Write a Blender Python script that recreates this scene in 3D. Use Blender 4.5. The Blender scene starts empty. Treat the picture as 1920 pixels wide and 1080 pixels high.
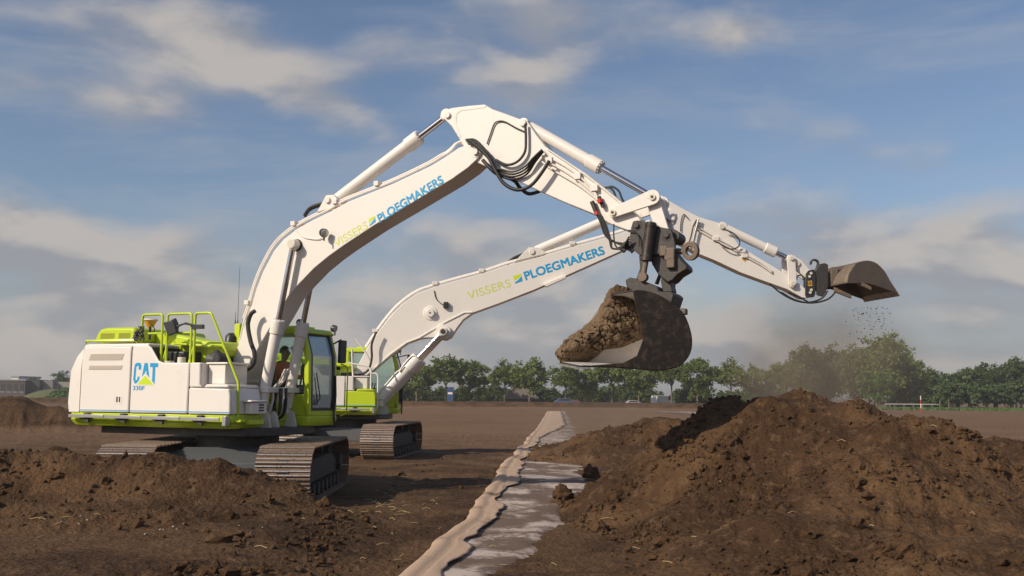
import bpy, bmesh, math, random
import numpy as np
from mathutils import Vector, Matrix
R = math.radians
rnd = random.Random(7)
scene = bpy.context.scene
col = scene.collection

# ------------------------------------------------------------------ camera
F = 1870.0; PITCH = R(6.13); ROLL = R(0.5); EYE = 1.95
FW = Vector((0, math.cos(PITCH), math.sin(PITCH))); UP0 = Vector((0, -math.sin(PITCH), math.cos(PITCH)))
RT = Vector((1, 0, 0))*math.cos(ROLL) + UP0*math.sin(ROLL)
UP = -Vector((1, 0, 0))*math.sin(ROLL) + UP0*math.cos(ROLL)
CAM = Vector((0, 0, EYE))
cd = bpy.data.cameras.new('camera'); cam = bpy.data.objects.new('camera', cd); col.objects.link(cam)
cd.sensor_width = 36; cd.lens = F/1920*36; cd.clip_start = 0.1; cd.clip_end = 20000
M3 = Matrix((RT, UP, -FW)).transposed()
cam.matrix_world = Matrix.Translation(CAM) @ M3.to_4x4()
scene.camera = cam

def ray(px, py): return FW + RT*((px-960)/F) + UP*((540-py)/F)
def on_ground(px, py, z=0.0):
    d = ray(px, py); return CAM + d*((z-EYE)/d.z)
def at_depth(px, py, Y):
    d = ray(px, py); return CAM + d*(Y/d.y)

# ------------------------------------------------------------------ light
LDIR = Vector((0.90, 0.66, -0.74)).normalized()      # the way the sunlight travels
sun_el = math.asin(-LDIR.z); sun_rot = math.atan2(-LDIR.x, -LDIR.y) % (2*math.pi)
sd = bpy.data.lights.new('sun', 'SUN'); sd.energy = 4.2; sd.angle = R(0.6); sd.color = (1.0, 0.885, 0.72)
sun = bpy.data.objects.new('sun', sd); col.objects.link(sun)
sun.rotation_euler = LDIR.to_track_quat('-Z', 'Y').to_euler(); sun.location = (-20, -15, 20)
scene.view_settings.view_transform = 'Standard'; scene.view_settings.look = 'None'
scene.view_settings.exposure = 0.0; scene.view_settings.gamma = 1.0
scene.view_settings.use_curve_mapping = False
scene.render.engine = 'CYCLES'

world = bpy.data.worlds.new('World'); scene.world = world; world.use_nodes = True
wt = world.node_tree; wt.nodes.clear()
class NT:
    "small helper to write node trees as expressions"
    def __init__(s, t): s.t = t
    def n(s, typ, **kw):
        nd = s.t.nodes.new(typ)
        for k, v in kw.items(): setattr(nd, k, v)
        return nd
    def put(s, sock, v):
        if isinstance(v, bpy.types.NodeSocket): s.t.links.new(v, sock)
        elif v is not None: sock.default_value = v
    def m(s, op, a, b=None, c=None, clamp=False):
        nd = s.n('ShaderNodeMath', operation=op, use_clamp=clamp)
        for i, v in enumerate((a, b, c)): s.put(nd.inputs[i], v)
        return nd.outputs[0]
    def noise(s, vec, scale, detail=4, rough=.55, dist=0.0):
        nd = s.n('ShaderNodeTexNoise'); s.put(nd.inputs['Vector'], vec)
        nd.inputs['Scale'].default_value = scale; nd.inputs['Detail'].default_value = detail
        nd.inputs['Roughness'].default_value = rough; nd.inputs['Distortion'].default_value = dist
        return nd.outputs['Fac']
    def mix(s, f, a, b):
        nd = s.n('ShaderNodeMix', data_type='RGBA'); s.put(nd.inputs[0], f); s.put(nd.inputs[6], a); s.put(nd.inputs[7], b)
        return nd.outputs[2]
    def ramp(s, f, lo, hi):   # smoothstep lo..hi -> 0..1
        nd = s.n('ShaderNodeMapRange', interpolation_type='SMOOTHSTEP'); s.put(nd.inputs[0], f)
        nd.inputs[1].default_value = lo; nd.inputs[2].default_value = hi
        return nd.outputs[0]
    def xyz(s, x, y, z):
        nd = s.n('ShaderNodeCombineXYZ'); s.put(nd.inputs[0], x); s.put(nd.inputs[1], y); s.put(nd.inputs[2], z); return nd.outputs[0]
w = NT(wt)
sky = w.n('ShaderNodeTexSky', sky_type='NISHITA'); sky.sun_disc = False
sky.sun_elevation = sun_el; sky.sun_rotation = sun_rot; sky.altitude = 0; sky.air_density = 1.0; sky.dust_density = 1.2; sky.ozone_density = 2.2
tc = w.n('ShaderNodeTexCoord'); sep = w.n('ShaderNodeSeparateXYZ'); wt.links.new(tc.outputs['Generated'], sep.inputs[0])
az = w.m('ARCTAN2', sep.outputs[0], sep.outputs[1]); el = w.m('ARCSINE', sep.outputs[2])
def azel(px, py):
    d = ray(px, py).normalized(); return math.atan2(d.x, d.y), math.asin(d.z)
# cloud field: soft fractal noise over azimuth / elevation, with a bank low down and loose patches above
v1 = w.xyz(az, w.m('MULTIPLY', el, 2.3), 0.0)
n1 = w.noise(v1, 5.2, 7, .50, .25)
n1b = w.noise(w.xyz(az, w.m('MULTIPLY', w.m('ADD', el, 0.022), 2.3), 0.0), 5.2, 7, .50, .25)
v2 = w.xyz(az, w.m('MULTIPLY', el, 5.5), 3.7)
n2 = w.noise(v2, 3.0, 8, .6, .5)
bank = w.m('MULTIPLY', w.ramp(el, 0.215, 0.10), 1.0)
cover = w.m('ADD', w.m('MULTIPLY', bank, 0.28), 0.045)
def blob(px, py, rx, ry, amp, tilt=0.0):
    global cover
    a0, e0 = azel(px, py); a1, _ = azel(px+rx, py); _, e1 = azel(px, py-ry)
    dx = w.m('SUBTRACT', az, a0); dy = w.m('SUBTRACT', el, e0)
    c, s_ = math.cos(tilt), math.sin(tilt)
    u = w.m('ADD', w.m('MULTIPLY', dx, c/abs(a1-a0)), w.m('MULTIPLY', dy, s_/abs(a1-a0)))
    v = w.m('ADD', w.m('MULTIPLY', dx, -s_/abs(e1-e0)), w.m('MULTIPLY', dy, c/abs(e1-e0)))
    d2 = w.m('ADD', w.m('MULTIPLY', u, u), w.m('MULTIPLY', v, v))
    g = w.m('EXPONENT', w.m('MULTIPLY', d2, -1.0))
    cover = w.m('ADD', cover, w.m('MULTIPLY', g, amp))
for b in [(330,60,330,75,.23,0), (560,165,270,60,.27,-.45), (200,190,170,70,.20,0), (1040,65,200,85,.27,0), (1385,60,75,50,.27,0), (985,175,100,65,.20,0),
          (90,470,200,75,.13,0), (10,160,80,40,.12,0), (960,440,420,70,.10,0), (1640,430,360,75,.12,0), (1800,310,160,45,.10,0), (1600,300,90,30,.07,0), (310,455,60,40,.09,0),
          (700,300,260,60,-.14,0), (1150,280,260,70,-.12,0), (250,330,260,50,-.10,0), (1600,140,260,90,-.10,0)]:
    blob(*b)
den = w.m('ADD', n1, cover)
dens = w.ramp(den, 0.56, 0.92)
wisp = w.m('MULTIPLY', w.ramp(n2, 0.42, 0.78), 0.42)
lit = w.ramp(w.m('SUBTRACT', n1, n1b), -0.07, 0.10)      # top edges catch the sun
ccol = w.mix(lit, (0.32, 0.325, 0.355, 1), (0.52, 0.48, 0.45, 1))
hz = w.ramp(el, 0.13, -0.01)                              # air near the horizon is paler
bgS = w.n('ShaderNodeBackground'); skyc = w.n('ShaderNodeMix', data_type='RGBA', blend_type='MULTIPLY'); skyc.inputs[0].default_value = 1
wt.links.new(sky.outputs[0], skyc.inputs[6]); skyc.inputs[7].default_value = (0.100, 0.097, 0.099, 1)
base = w.mix(w.m('MULTIPLY', hz, 0.85), skyc.outputs[2], (0.285, 0.295, 0.325, 1))
c1 = w.mix(wisp, base, (0.42, 0.44, 0.48, 1))
c2 = w.mix(w.m('MULTIPLY', dens, 0.92), c1, ccol)
wt.links.new(c2, bgS.inputs[0]); bgS.inputs[1].default_value = 1.0
wo = w.n('ShaderNodeOutputWorld'); wt.links.new(bgS.outputs[0], wo.inputs[0])

# ------------------------------------------------------------------ object helpers
def tag(o, label=None, cat=None, group=None, kind=None):
    if label: o['label'] = label
    if cat: o['category'] = cat
    if group: o['group'] = group
    if kind: o['kind'] = kind
    return o
def empty(name, loc, rz=0.0, parent=None):
    o = bpy.data.objects.new(name, None); col.objects.link(o); o.location = loc; o.rotation_euler = (0, 0, rz)
    o.empty_display_size = .3; o.parent = parent; return o
class MB:
    "collects shapes, then links them as one mesh object"
    def __init__(s): s.v = []; s.f = []; s.mi = []; s.cur = 0
    def add(s, vs, fs):
        b = len(s.v); s.v += [tuple(v) for v in vs]; s.f += [tuple(b+i for i in f) for f in fs]; s.mi += [s.cur]*len(fs); return s
    def box(s, x0, x1, y0, y1, z0, z1):
        vs = [(x, y, z) for x in (x0, x1) for y in (y0, y1) for z in (z0, z1)]
        return s.add(vs, [(0,1,3,2), (4,6,7,5), (0,4,5,1), (2,3,7,6), (0,2,6,4), (1,5,7,3)])
    def prism(s, poly, y0, y1):                       # polygon in x,z pushed along y
        a = sum(poly[i-1][0]*poly[i][1]-poly[i][0]*poly[i-1][1] for i in range(len(poly)))
        if a < 0: poly = poly[::-1]
        n = len(poly); vs = [(x, y0, z) for x, z in poly] + [(x, y1, z) for x, z in poly]
        return s.add(vs, [tuple(range(n)), tuple(range(2*n-1, n-1, -1))] + [(i, i+n, (i+1) % n+n, (i+1) % n) for i in range(n)])
    def zprism(s, poly, z0, z1):                      # polygon in x,y pushed along z
        a = sum(poly[i-1][0]*poly[i][1]-poly[i][0]*poly[i-1][1] for i in range(len(poly)))
        if a < 0: poly = poly[::-1]
        n = len(poly); vs = [(x, y, z0) for x, y in poly] + [(x, y, z1) for x, y in poly]
        return s.add(vs, [tuple(range(n-1, -1, -1)), tuple(range(n, 2*n))] + [(i, (i+1) % n, (i+1) % n+n, i+n) for i in range(n)])
    def tube(s, pts, r, n=8, caps=True):
        pts = [Vector(p) for p in pts]; rs = r if isinstance(r, (list, tuple)) else [r]*len(pts); rings = []; up = None
        for i, p in enumerate(pts):
            t = (pts[min(i+1, len(pts)-1)]-pts[max(i-1, 0)]).normalized()
            if up is None: up = Vector((0, 0, 1)) if abs(t.z) < .9 else Vector((1, 0, 0))
            a = (up - t*up.dot(t)); a = a.normalized() if a.length > 1e-6 else t.orthogonal().normalized()
            up = a; b = t.cross(a)
            rings.append([p + (a*math.cos(2*math.pi*k/n) + b*math.sin(2*math.pi*k/n))*rs[i] for k in range(n)])
        vs = [v for rg in rings for v in rg]
        fs = [(i*n+k, i*n+(k+1) % n, (i+1)*n+(k+1) % n, (i+1)*n+k) for i in range(len(pts)-1) for k in range(n)]
        if caps: fs += [tuple(range(n-1, -1, -1)), tuple((len(pts)-1)*n+k for k in range(n))]
        return s.add(vs, fs)
    def cyl(s, p0, p1, r, n=16): return s.tube([p0, p1], r, n)
    def ring(s, c, axis, r0, r1, h, n=20):            # flat ring
        axis = Vector(axis).normalized(); a = axis.orthogonal().normalized(); b = axis.cross(a); c = Vector(c)
        vs = []; fs = []
        for k in range(n):
            u = a*math.cos(2*math.pi*k/n)+b*math.sin(2*math.pi*k/n)
            vs += [c+u*r0-axis*h, c+u*r1-axis*h, c+u*r1+axis*h, c+u*r0+axis*h]
        for k in range(n):
            i, j = 4*k, 4*((k+1) % n)
            fs += [(i+q, i+(q+1) % 4, j+(q+1) % 4, j+q) for q in range(4)]
        return s.add(vs, fs)
    def obj(s, name, mats, parent=None, bevel=0.0, smooth=35, loc=None):
        me = bpy.data.meshes.new(name); me.from_pydata(s.v, [], s.f)
        for m_ in (mats if isinstance(mats, (list, tuple)) else [mats]): me.materials.append(m_)
        me.polygons.foreach_set('material_index', s.mi)
        bm = bmesh.new(); bm.from_mesh(me); bmesh.ops.recalc_face_normals(bm, faces=bm.faces); bm.to_mesh(me); bm.free()
        if smooth:
            me.shade_smooth(); me.set_sharp_from_angle(angle=R(smooth))
        o = bpy.data.objects.new(name, me); col.objects.link(o); o.parent = parent
        if loc: o.location = loc
        if bevel:
            b = o.modifiers.new('bevel', 'BEVEL'); b.width = bevel; b.segments = 2; b.limit_method = 'ANGLE'; b.angle_limit = R(40); b.harden_normals = False
        return o
def smooth_path(pts, k=6):
    P = [Vector(p) for p in pts]; out = []
    for i in range(len(P)-1):
        p0, p1, p2, p3 = P[max(i-1, 0)], P[i], P[i+1], P[min(i+2, len(P)-1)]
        for j in range(k):
            t = j/k
            out.append(.5*((2*p1)+(p2-p0)*t+(2*p0-5*p1+4*p2-p3)*t*t+(3*p1-p0-3*p2+p3)*t**3))
    out.append(P[-1]); return out

# ------------------------------------------------------------------ materials
def mat(name, c, rough=.5, metal=0.0, dirt=0.0, dirtc=(.12, .075, .045), scale=3.0, bump=0.0, bscale=40, coat=0.0, var=0.06, streak=False):
    m_ = bpy.data.materials.new(name); m_.use_nodes = True; t = NT(m_.node_tree); bs = m_.node_tree.nodes['Principled BSDF']
    tc = t.n('ShaderNodeTexCoord'); g = t.n('ShaderNodeNewGeometry'); pos = g.outputs['Position']
    n_ = t.noise(pos, scale, 6, .6)
    k = t.m('ADD', t.m('MULTIPLY', t.m('SUBTRACT', n_, .5), 2*var), 1.0)
    hsv = t.n('ShaderNodeHueSaturation'); hsv.inputs['Color'].default_value = (*c, 1); t.put(hsv.inputs['Value'], k)
    colr = hsv.outputs[0]
    if dirt:
        n3 = t.noise(pos, scale*2.3, 9, .68, .3)
        f = t.m('MULTIPLY', t.ramp(n3, .62-.25*dirt, .80-.1*dirt), min(1, dirt*1.3))
        colr = t.mix(f, colr, (*dirtc, 1))
        t.put(bs.inputs['Roughness'], t.m('ADD', t.m('MULTIPLY', f, .9-rough), rough))
    else: bs.inputs['Roughness'].default_value = rough
    if streak:                              # grime run down the plates by rain, and thin scuffs
        mp = t.n('ShaderNodeVectorMath', operation='MULTIPLY'); t.put(mp.inputs[0], pos); mp.inputs[1].default_value = (7.0, 7.0, .7)
        f2 = t.m('MULTIPLY', t.ramp(t.noise(mp.outputs[0], 1.0, 6, .65), .58, .84), .24)
        colr = t.mix(f2, colr, (.40, .32, .235, 1))
        f3 = t.m('MULTIPLY', t.ramp(t.noise(pos, 16, 8, .75, 1.2), .68, .74), .45); colr = t.mix(f3, colr, (.22, .155, .10, 1))
    t.put(bs.inputs['Base Color'], colr); bs.inputs['Metallic'].default_value = metal
    if coat: bs.inputs['Coat Weight'].default_value = coat; bs.inputs['Coat Roughness'].default_value = .15
    if bump:
        b = t.n('ShaderNodeBump'); b.inputs['Strength'].default_value = bump; b.inputs['Distance'].default_value = .02
        t.put(b.inputs['Height'], t.noise(pos, bscale, 5, .6)); t.put(bs.inputs['Normal'], b.outputs[0])
    return m_
WHITE = mat('white_paint', (.79, .735, .67), .38, dirt=.17, dirtc=(.33, .25, .17), scale=1.6, var=.03, coat=.15, streak=True)
WHITE2 = mat('white_paint_dusty', (.77, .715, .65), .45, dirt=.34, dirtc=(.36, .27, .19), scale=2.2, var=.04, streak=True)
LIME = mat('lime_paint', (.50, .62, .018), .36, dirt=.10, dirtc=(.2, .17, .06), scale=2, var=.05, coat=.2)
CHROME = mat('chrome_rod', (.62, .62, .64), .14, 1.0, var=.02)
DARK = mat('dark_steel', (.055, .05, .046), .55, .3, dirt=.45, dirtc=(.20, .135, .085), scale=5, var=.15, bump=.15)
BLACK = mat('black_rubber', (.022, .022, .022), .55, var=.1)
BLACKP = mat('black_plastic', (.03, .03, .032), .4, var=.1, dirt=.1)
GREY = mat('grey_aluminium', (.42, .41, .40), .4, .6, dirt=.15, scale=4)
STEELG = mat('grey_frame_steel', (.11, .115, .12), .55, .2, dirt=.35, dirtc=(.10, .065, .042), scale=3, var=.1)
VENT = mat('beige_vent_film', (.50, .44, .37), .6, var=.03)
SEAM = mat('panel_gap', (.05, .042, .035), .7)
SHOE = mat('track_shoe_steel', (.19, .12, .075), .6, .15, dirt=.75, dirtc=(.15, .088, .05), scale=6, var=.2, bump=.3)
WORN = mat('worn_grouser_edge', (.55, .51, .48), .32, .7, dirt=.8, dirtc=(.12, .075, .05), scale=9)
BUCKET = mat('worn_bucket_steel', (.032, .025, .021), .42, .3, dirt=.62, dirtc=(.115, .076, .048), scale=4, var=.2, bump=.25)
BUCKIN = mat('polished_bucket_steel', (.66, .61, .57), .38, .15, dirt=.22, dirtc=(.19, .12, .075), scale=4.5, var=.06)
TANB = mat('earthy_bucket_steel', (.16, .12, .09), .6, .2, dirt=.6, dirtc=(.27, .18, .11), scale=4, var=.2, bump=.2)
BLUE = mat('blue_lettering', (.01, .33, .63), .4, var=.02)
LIMEL = mat('lime_lettering', (.60, .68, .11), .4, var=.02)
LIMET = mat('lime_mark', (.58, .72, .02), .4, var=.02)
WHITEM = mat('white_mark', (.8, .76, .7), .4, var=.02)
YEL = mat('yellow_plastic', (.72, .36, .015), .4, var=.05)
ORANGE = mat('orange_hivis_cloth', (.95, .17, .015), .7, var=.1, bump=.3, bscale=25)
NAVY = mat('dark_trousers', (.03, .035, .05), .8)
SKIN = mat('skin', (.36, .2, .14), .5)
HAIR = mat('dark_hair', (.02, .015, .012), .6)
SEATM = mat('seat_cloth', (.03, .03, .032), .85)
RED = mat('red_paint', (.6, .03, .02), .45)
CREAM = mat('cream_plastic', (.66, .6, .48), .45)
REFL = mat('reflective_band', (.62, .62, .6), .35)
LENS = mat('lamp_lens', (.75, .73, .68), .12, .4)
def glass(name, tint, refl=.1):
    m_ = bpy.data.materials.new(name); m_.use_nodes = True; t = NT(m_.node_tree); m_.node_tree.nodes.remove(m_.node_tree.nodes['Principled BSDF'])
    tr = t.n('ShaderNodeBsdfTransparent'); tr.inputs[0].default_value = (*tint, 1)
    gl = t.n('ShaderNodeBsdfGlossy'); gl.inputs['Roughness'].default_value = .03; gl.inputs[0].default_value = (.95, .97, 1, 1)
    fr = t.n('ShaderNodeFresnel'); fr.inputs[0].default_value = 1.5
    mx = t.n('ShaderNodeMixShader'); t.put(mx.inputs[0], t.m('ADD', t.m('MULTIPLY', fr.outputs[0], .9), refl*.3)); t.put(mx.inputs[1], tr.outputs[0]); t.put(mx.inputs[2], gl.outputs[0])
    m_.node_tree.links.new(mx.outputs[0], m_.node_tree.nodes['Material Output'].inputs[0]); return m_
GLASS = glass('clear_cab_glass', (.95, .98, .965), .03); GLASSG = glass('green_tinted_glass', (.90, .965, .93), .05)

def soil_mat(name, c1, c2, c3, bump=.8, dry=.5, field=False):
    m_ = bpy.data.materials.new(name); m_.use_nodes = True; t = NT(m_.node_tree); bs = m_.node_tree.nodes['Principled BSDF']
    g = t.n('ShaderNodeNewGeometry'); pos = g.outputs['Position']
    a = t.noise(pos, .55, 6, .6, .4); b = t.noise(pos, 5.5, 8, .65); c = t.noise(pos, 38, 5, .6)
    k = t.mix(t.ramp(a, .42, .58), (*c1, 1), (*c2, 1))
    k = t.mix(t.m('MULTIPLY', t.ramp(b, .50, .70), dry), k, (*c3, 1))
    if field:      # the undisturbed field further off has dried to a paler crust
        sp = t.n('ShaderNodeSeparateXYZ'); t.put(sp.inputs[0], pos)
        ff = t.m('MULTIPLY', t.ramp(t.m('ADD', sp.outputs[1], t.m('MULTIPLY', a, 16)), 28, 60), t.m('ADD', t.m('MULTIPLY', t.noise(pos, .12, 5, .6), .9), .25), clamp=True); ff = t.m('MULTIPLY', ff, t.ramp(sp.outputs[2], .40, .12))
        k = t.mix(ff, k, (.215, .132, .078, 1))
    vor = t.n('ShaderNodeTexVoronoi'); t.put(vor.inputs['Vector'], pos); vor.inputs['Scale'].default_value = 16
    k2 = t.n('ShaderNodeHueSaturation'); t.put(k2.inputs['Color'], k)
    t.put(k2.inputs['Value'], t.m('ADD', t.m('MULTIPLY', c, .9), .55))
    t.put(bs.inputs['Base Color'], k2.outputs[0]); bs.inputs['Roughness'].default_value = .95; bs.inputs['Specular IOR Level'].default_value = .15
    h = t.m('ADD', t.m('ADD', t.m('MULTIPLY', b, 1.1), t.m('MULTIPLY', c, .4)), t.m('MULTIPLY', vor.outputs[0], -.35))
    bp = t.n('ShaderNodeBump'); bp.inputs['Strength'].default_value = bump; bp.inputs['Distance'].default_value = .07
    t.put(bp.inputs['Height'], h); t.put(bs.inputs['Normal'], bp.outputs[0]); return m_
SOIL = soil_mat('brown_soil', (.062, .033, .017), (.115, .064, .032), (.178, .108, .06), 1.0, .6, True)
CLOD = soil_mat('soil_clods', (.066, .036, .018), (.098, .055, .028), (.138, .084, .046), .8, .4)
# ------------------------------------------------------------------ terrain
def _hash(ix, iy, seed):
    h = (ix.astype(np.int64)*374761393 + iy.astype(np.int64)*668265263 + seed*144665) & 0x7fffffff
    h = ((h ^ (h >> 13))*1274126177) & 0x7fffffff
    return (h ^ (h >> 16)) & 0xffff
def pnoise(x, y, seed=0):
    ix = np.floor(x); iy = np.floor(y); fx = x-ix; fy = y-iy
    def g(a, b, dx, dy):
        an = _hash(ix+a, iy+b, seed)*(2*np.pi/65536); return np.cos(an)*dx+np.sin(an)*dy
    u = fx*fx*fx*(fx*(fx*6-15)+10); v = fy*fy*fy*(fy*(fy*6-15)+10)
    n00 = g(0, 0, fx, fy); n10 = g(1, 0, fx-1, fy); n01 = g(0, 1, fx, fy-1); n11 = g(1, 1, fx-1, fy-1)
    return ((n00*(1-u)+n10*u)*(1-v)+(n01*(1-u)+n11*u)*v)*1.5
def fbm(x, y, o=4, seed=0, gain=.5):
    s = 0; a = 1; 
    for i in range(o): s = s+a*pnoise(x*2**i+i*17.3, y*2**i-i*9.1, seed+i); a *= gain
    return s
def billow(x, y, o=4, seed=0, gain=.5):
    s = 0; a = 1
    for i in range(o): s = s+a*(0.45-np.abs(pnoise(x*2**i+i*7.3, y*2**i+i*3.1, seed+i))*1.6); a *= gain
    return s
def sst(a, b, x):
    t = np.clip((x-a)/(b-a), 0, 1); return t*t*(3-2*t)
def pk(px, py, Y): p = at_depth(px, py, Y); return (p.x, p.y, p.z)
# heaps: (x, y, top height, slope, flat top radius)
PILE = [(*pk(1497, 722, 16.4), .70, .25), (*pk(1440, 745, 16.2), .72, .3), (*pk(1592, 745, 15.6), .62, .25), (*pk(1695, 774, 14.6), .66, .35), (*pk(1745, 790, 14.3), .85, .3),
        (*pk(1365, 742, 17.6), .78, .3), (*pk(1290, 815, 17.2), .62, .2), (*pk(1640, 850, 13.4), .55, .4), (*pk(1880, 905, 13.8), .42, .8), (*pk(1330, 925, 14.4), .52, .4), (*pk(1500, 960, 12.2), .42, .7),
        (*pk(1780, 985, 11.5), .30, 1.0), (*pk(1390, 1050, 11.4), .30, .6), (*pk(1180, 930, 15.6), .5, .15), (10.5, 15.5, .8, .35, 1.5)]
OTHER = [(3.0, 31.0, .95, .42, .6), (4.6, 30.6, 1.35, .5, .6), (6.8, 30.4, 1.55, .5, .8), (9.5, 31, 1.3, .45, 1.0), (13, 29, .9, .3, 1.2),
         (-25.0, 50, 1.75, .5, .7), (-23.2, 50.4, 1.25, .5, .6), (-21.8, 50.2, .85, .42, .7), (-29, 50, 1.6, .45, 1.5),
         (-8.05, 18.0, 1.12, .75, .12), (-8.7, 17.6, .85, .6, .3)]
RIDGE = [(-12, 15.0, .75), (-8.6, 15.5, .86), (-7.2, 15.9, .90), (-5.8, 15.75, .84), (-4.6, 15.65, .80), (-3.9, 15.6, .55), (-3.1, 15.3, .14)]
RIDGE2 = [(-3.2, 15.2, .20), (-3.6, 14.0, .16), (-4.4, 13.0, .16), (-5.6, 12.2, .10)]
RIDGE3 = [(-10, 14.2, .30), (-7.2, 13.6, .22), (-6.0, 13.9, .14), (-5.2, 14.5, .10)]
def ridge(x, y, pts, wf, wb):
    best = np.zeros_like(x)
    for (x0, y0, z0), (x1, y1, z1) in zip(pts, pts[1:]):
        dx, dy = x1-x0, y1-y0; L2 = dx*dx+dy*dy
        t = np.clip(((x-x0)*dx+(y-y0)*dy)/L2, 0, 1); ex = x-(x0+t*dx); ey = y-(y0+t*dy)
        d = np.sqrt(ex*ex+ey*ey); ww = np.where(ey < 0, wf, wb)
        best = np.maximum(best, (z0+t*(z1-z0))*(1-sst(0, 1, d/ww)))
    return best
CL_X = lambda y: np.where(y < 60, -1.55+.055*y, 1.75+(y-60)*.045)     # left edge of the ground cloth
def height(x, y, detail=True):
    x = np.asarray(x, float); y = np.asarray(y, float)
    wob = fbm(x*.8, y*.8, 3, 3)*.35 if detail else 0
    def cones(L, warp):
        acc = np.zeros_like(x); K = 10.0
        e = np.zeros_like(x)
        for (cx, cy, hz_, sl, fr) in L:
            d = np.sqrt((x-cx)**2+(y-cy)**2)*(1+.22*warp)
            h = hz_-sl*np.maximum(0, np.sqrt(d*d+.04)-fr)
            e = e+np.exp(np.clip(K*h, -30, 30))
        h = np.log(e+1.0)/K-np.log(1.0+0*e)/K
        return np.maximum(h-.09, 0)
    hp = cones(PILE, wob); ho = cones(OTHER, wob)
    hr = ridge(x, y, RIDGE, 1.35, 1.0)+ridge(x, y, RIDGE2, .55, .5)+ridge(x, y, RIDGE3, .6, .6)
    left = .30*sst(17.2, 14.0, y)*sst(-1.6, -3.2, x)*sst(2, 8, y)
    bank = .95*sst(146, 149, y+1.5*np.sin(x*.05))*sst(60, 34, x)*sst(162, 154, y)
    z = hp+ho+hr+left+bank
    m_ = np.clip((hp+ho)*2.2+hr*1.3, 0, 1)
    if detail:
        near = sst(120, 30, y)
        rough = .012+.02*sst(-.1, .4, fbm(x*.25, y*.25, 3, 11))
        flatpatch = sst(1.6, .8, np.hypot((x+5.3)/1.6, (y-14.0)/.75))
        rough = rough*(1-.8*flatpatch)
        zone = .30+.70*sst(-.25, .45, fbm(x*.55, y*.55, 3, 71))
        n_ = .55*billow(x*2.6, y*2.6, 5, 21, .62)+.6*fbm(x*3.1+4, y*2.2, 5, 23, .62)
        z = z+near*(rough*n_*1.3+m_*(.075*n_*zone+.12*fbm(x*.9, y*.9, 4, 5, .5)))
        # shallow gullies and lumps on the slopes
        z = z+near*m_*zone*(.026*np.maximum(0, billow(x*6.5, y*6.5, 3, 31, .6))+.020*fbm(x*13, y*13, 2, 33, .6))
        z = z+near*(1-m_)*.010*np.maximum(0, billow(x*7, y*7, 2, 37))*(1-flatpatch)
        z = z+(1-near)*.05*fbm(x*.2, y*.2, 3, 8)*sst(600, 250, y)
        # wheel and track ruts across the far field
        z = z+sst(22, 30, y)*sst(140, 60, y)*.03*np.sin(y*2.2+1.5*np.sin(x*.15))*sst(-.2, .3, fbm(x*.1, y*.15, 2, 44))
        # the cloth lies in a smooth bed
        cl = sst(-.5, .0, x-CL_X(y))*sst(4.2, 3.2, x-CL_X(y))*sst(128, 124, y)*(1-np.clip(m_*3, 0, 1))
        z = z*(1-cl)+cl*np.minimum(z, .012)
    return z
def build_ground():
    a_in = np.radians(np.linspace(-36, 36, 760)); a_l = np.radians(np.linspace(-180, -36, 40))[:-1]; a_r = np.radians(np.linspace(36, 180, 40))[1:]
    ang = np.concatenate([a_l, a_in, a_r[:-1]])
    r = np.concatenate([np.array([.6, 2, 4, 5.5, 6.5, 7.4, 8.0]), np.exp(np.arange(math.log(8.4), math.log(34), .0046)), np.exp(np.arange(math.log(34.3), math.log(170), .011)), np.exp(np.arange(math.log(175), math.log(9000), .06))])
    A, Rr = np.meshgrid(ang, r); X = Rr*np.sin(A); Y = Rr*np.cos(A)
    Z = height(X, Y)
    nR, nA = X.shape
    V = np.stack([X, Y, Z], -1).reshape(-1, 3)
    i = np.arange(nR-1)[:, None]; j = np.arange(nA)[None, :]; j2 = (j+1) % nA
    Fq = np.stack([i*nA+j+0*j2, i*nA+j2, (i+1)*nA+j2, (i+1)*nA+j], -1).reshape(-1, 4)
    me = bpy.data.meshes.new('ground'); me.vertices.add(len(V)); me.vertices.foreach_set('co', V.ravel())
    me.loops.add(Fq.size); me.loops.foreach_set('vertex_index', Fq.ravel().astype(np.int32))
    me.polygons.add(len(Fq)); me.polygons.foreach_set('loop_start', np.arange(0, Fq.size, 4, dtype=np.int32)); me.polygons.foreach_set('loop_total', np.full(len(Fq), 4, np.int32))
    me.update(calc_edges=True); me.shade_smooth(); me.materials.append(SOIL)
    o = bpy.data.objects.new('ground', me); col.objects.link(o); tag(o, 'brown ploughed soil ground with heaps and scraped flat areas', kind='structure')
    return o
ground = build_ground()
def gz(x, y): return float(height(np.array([x]), np.array([y]))[0])

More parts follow.
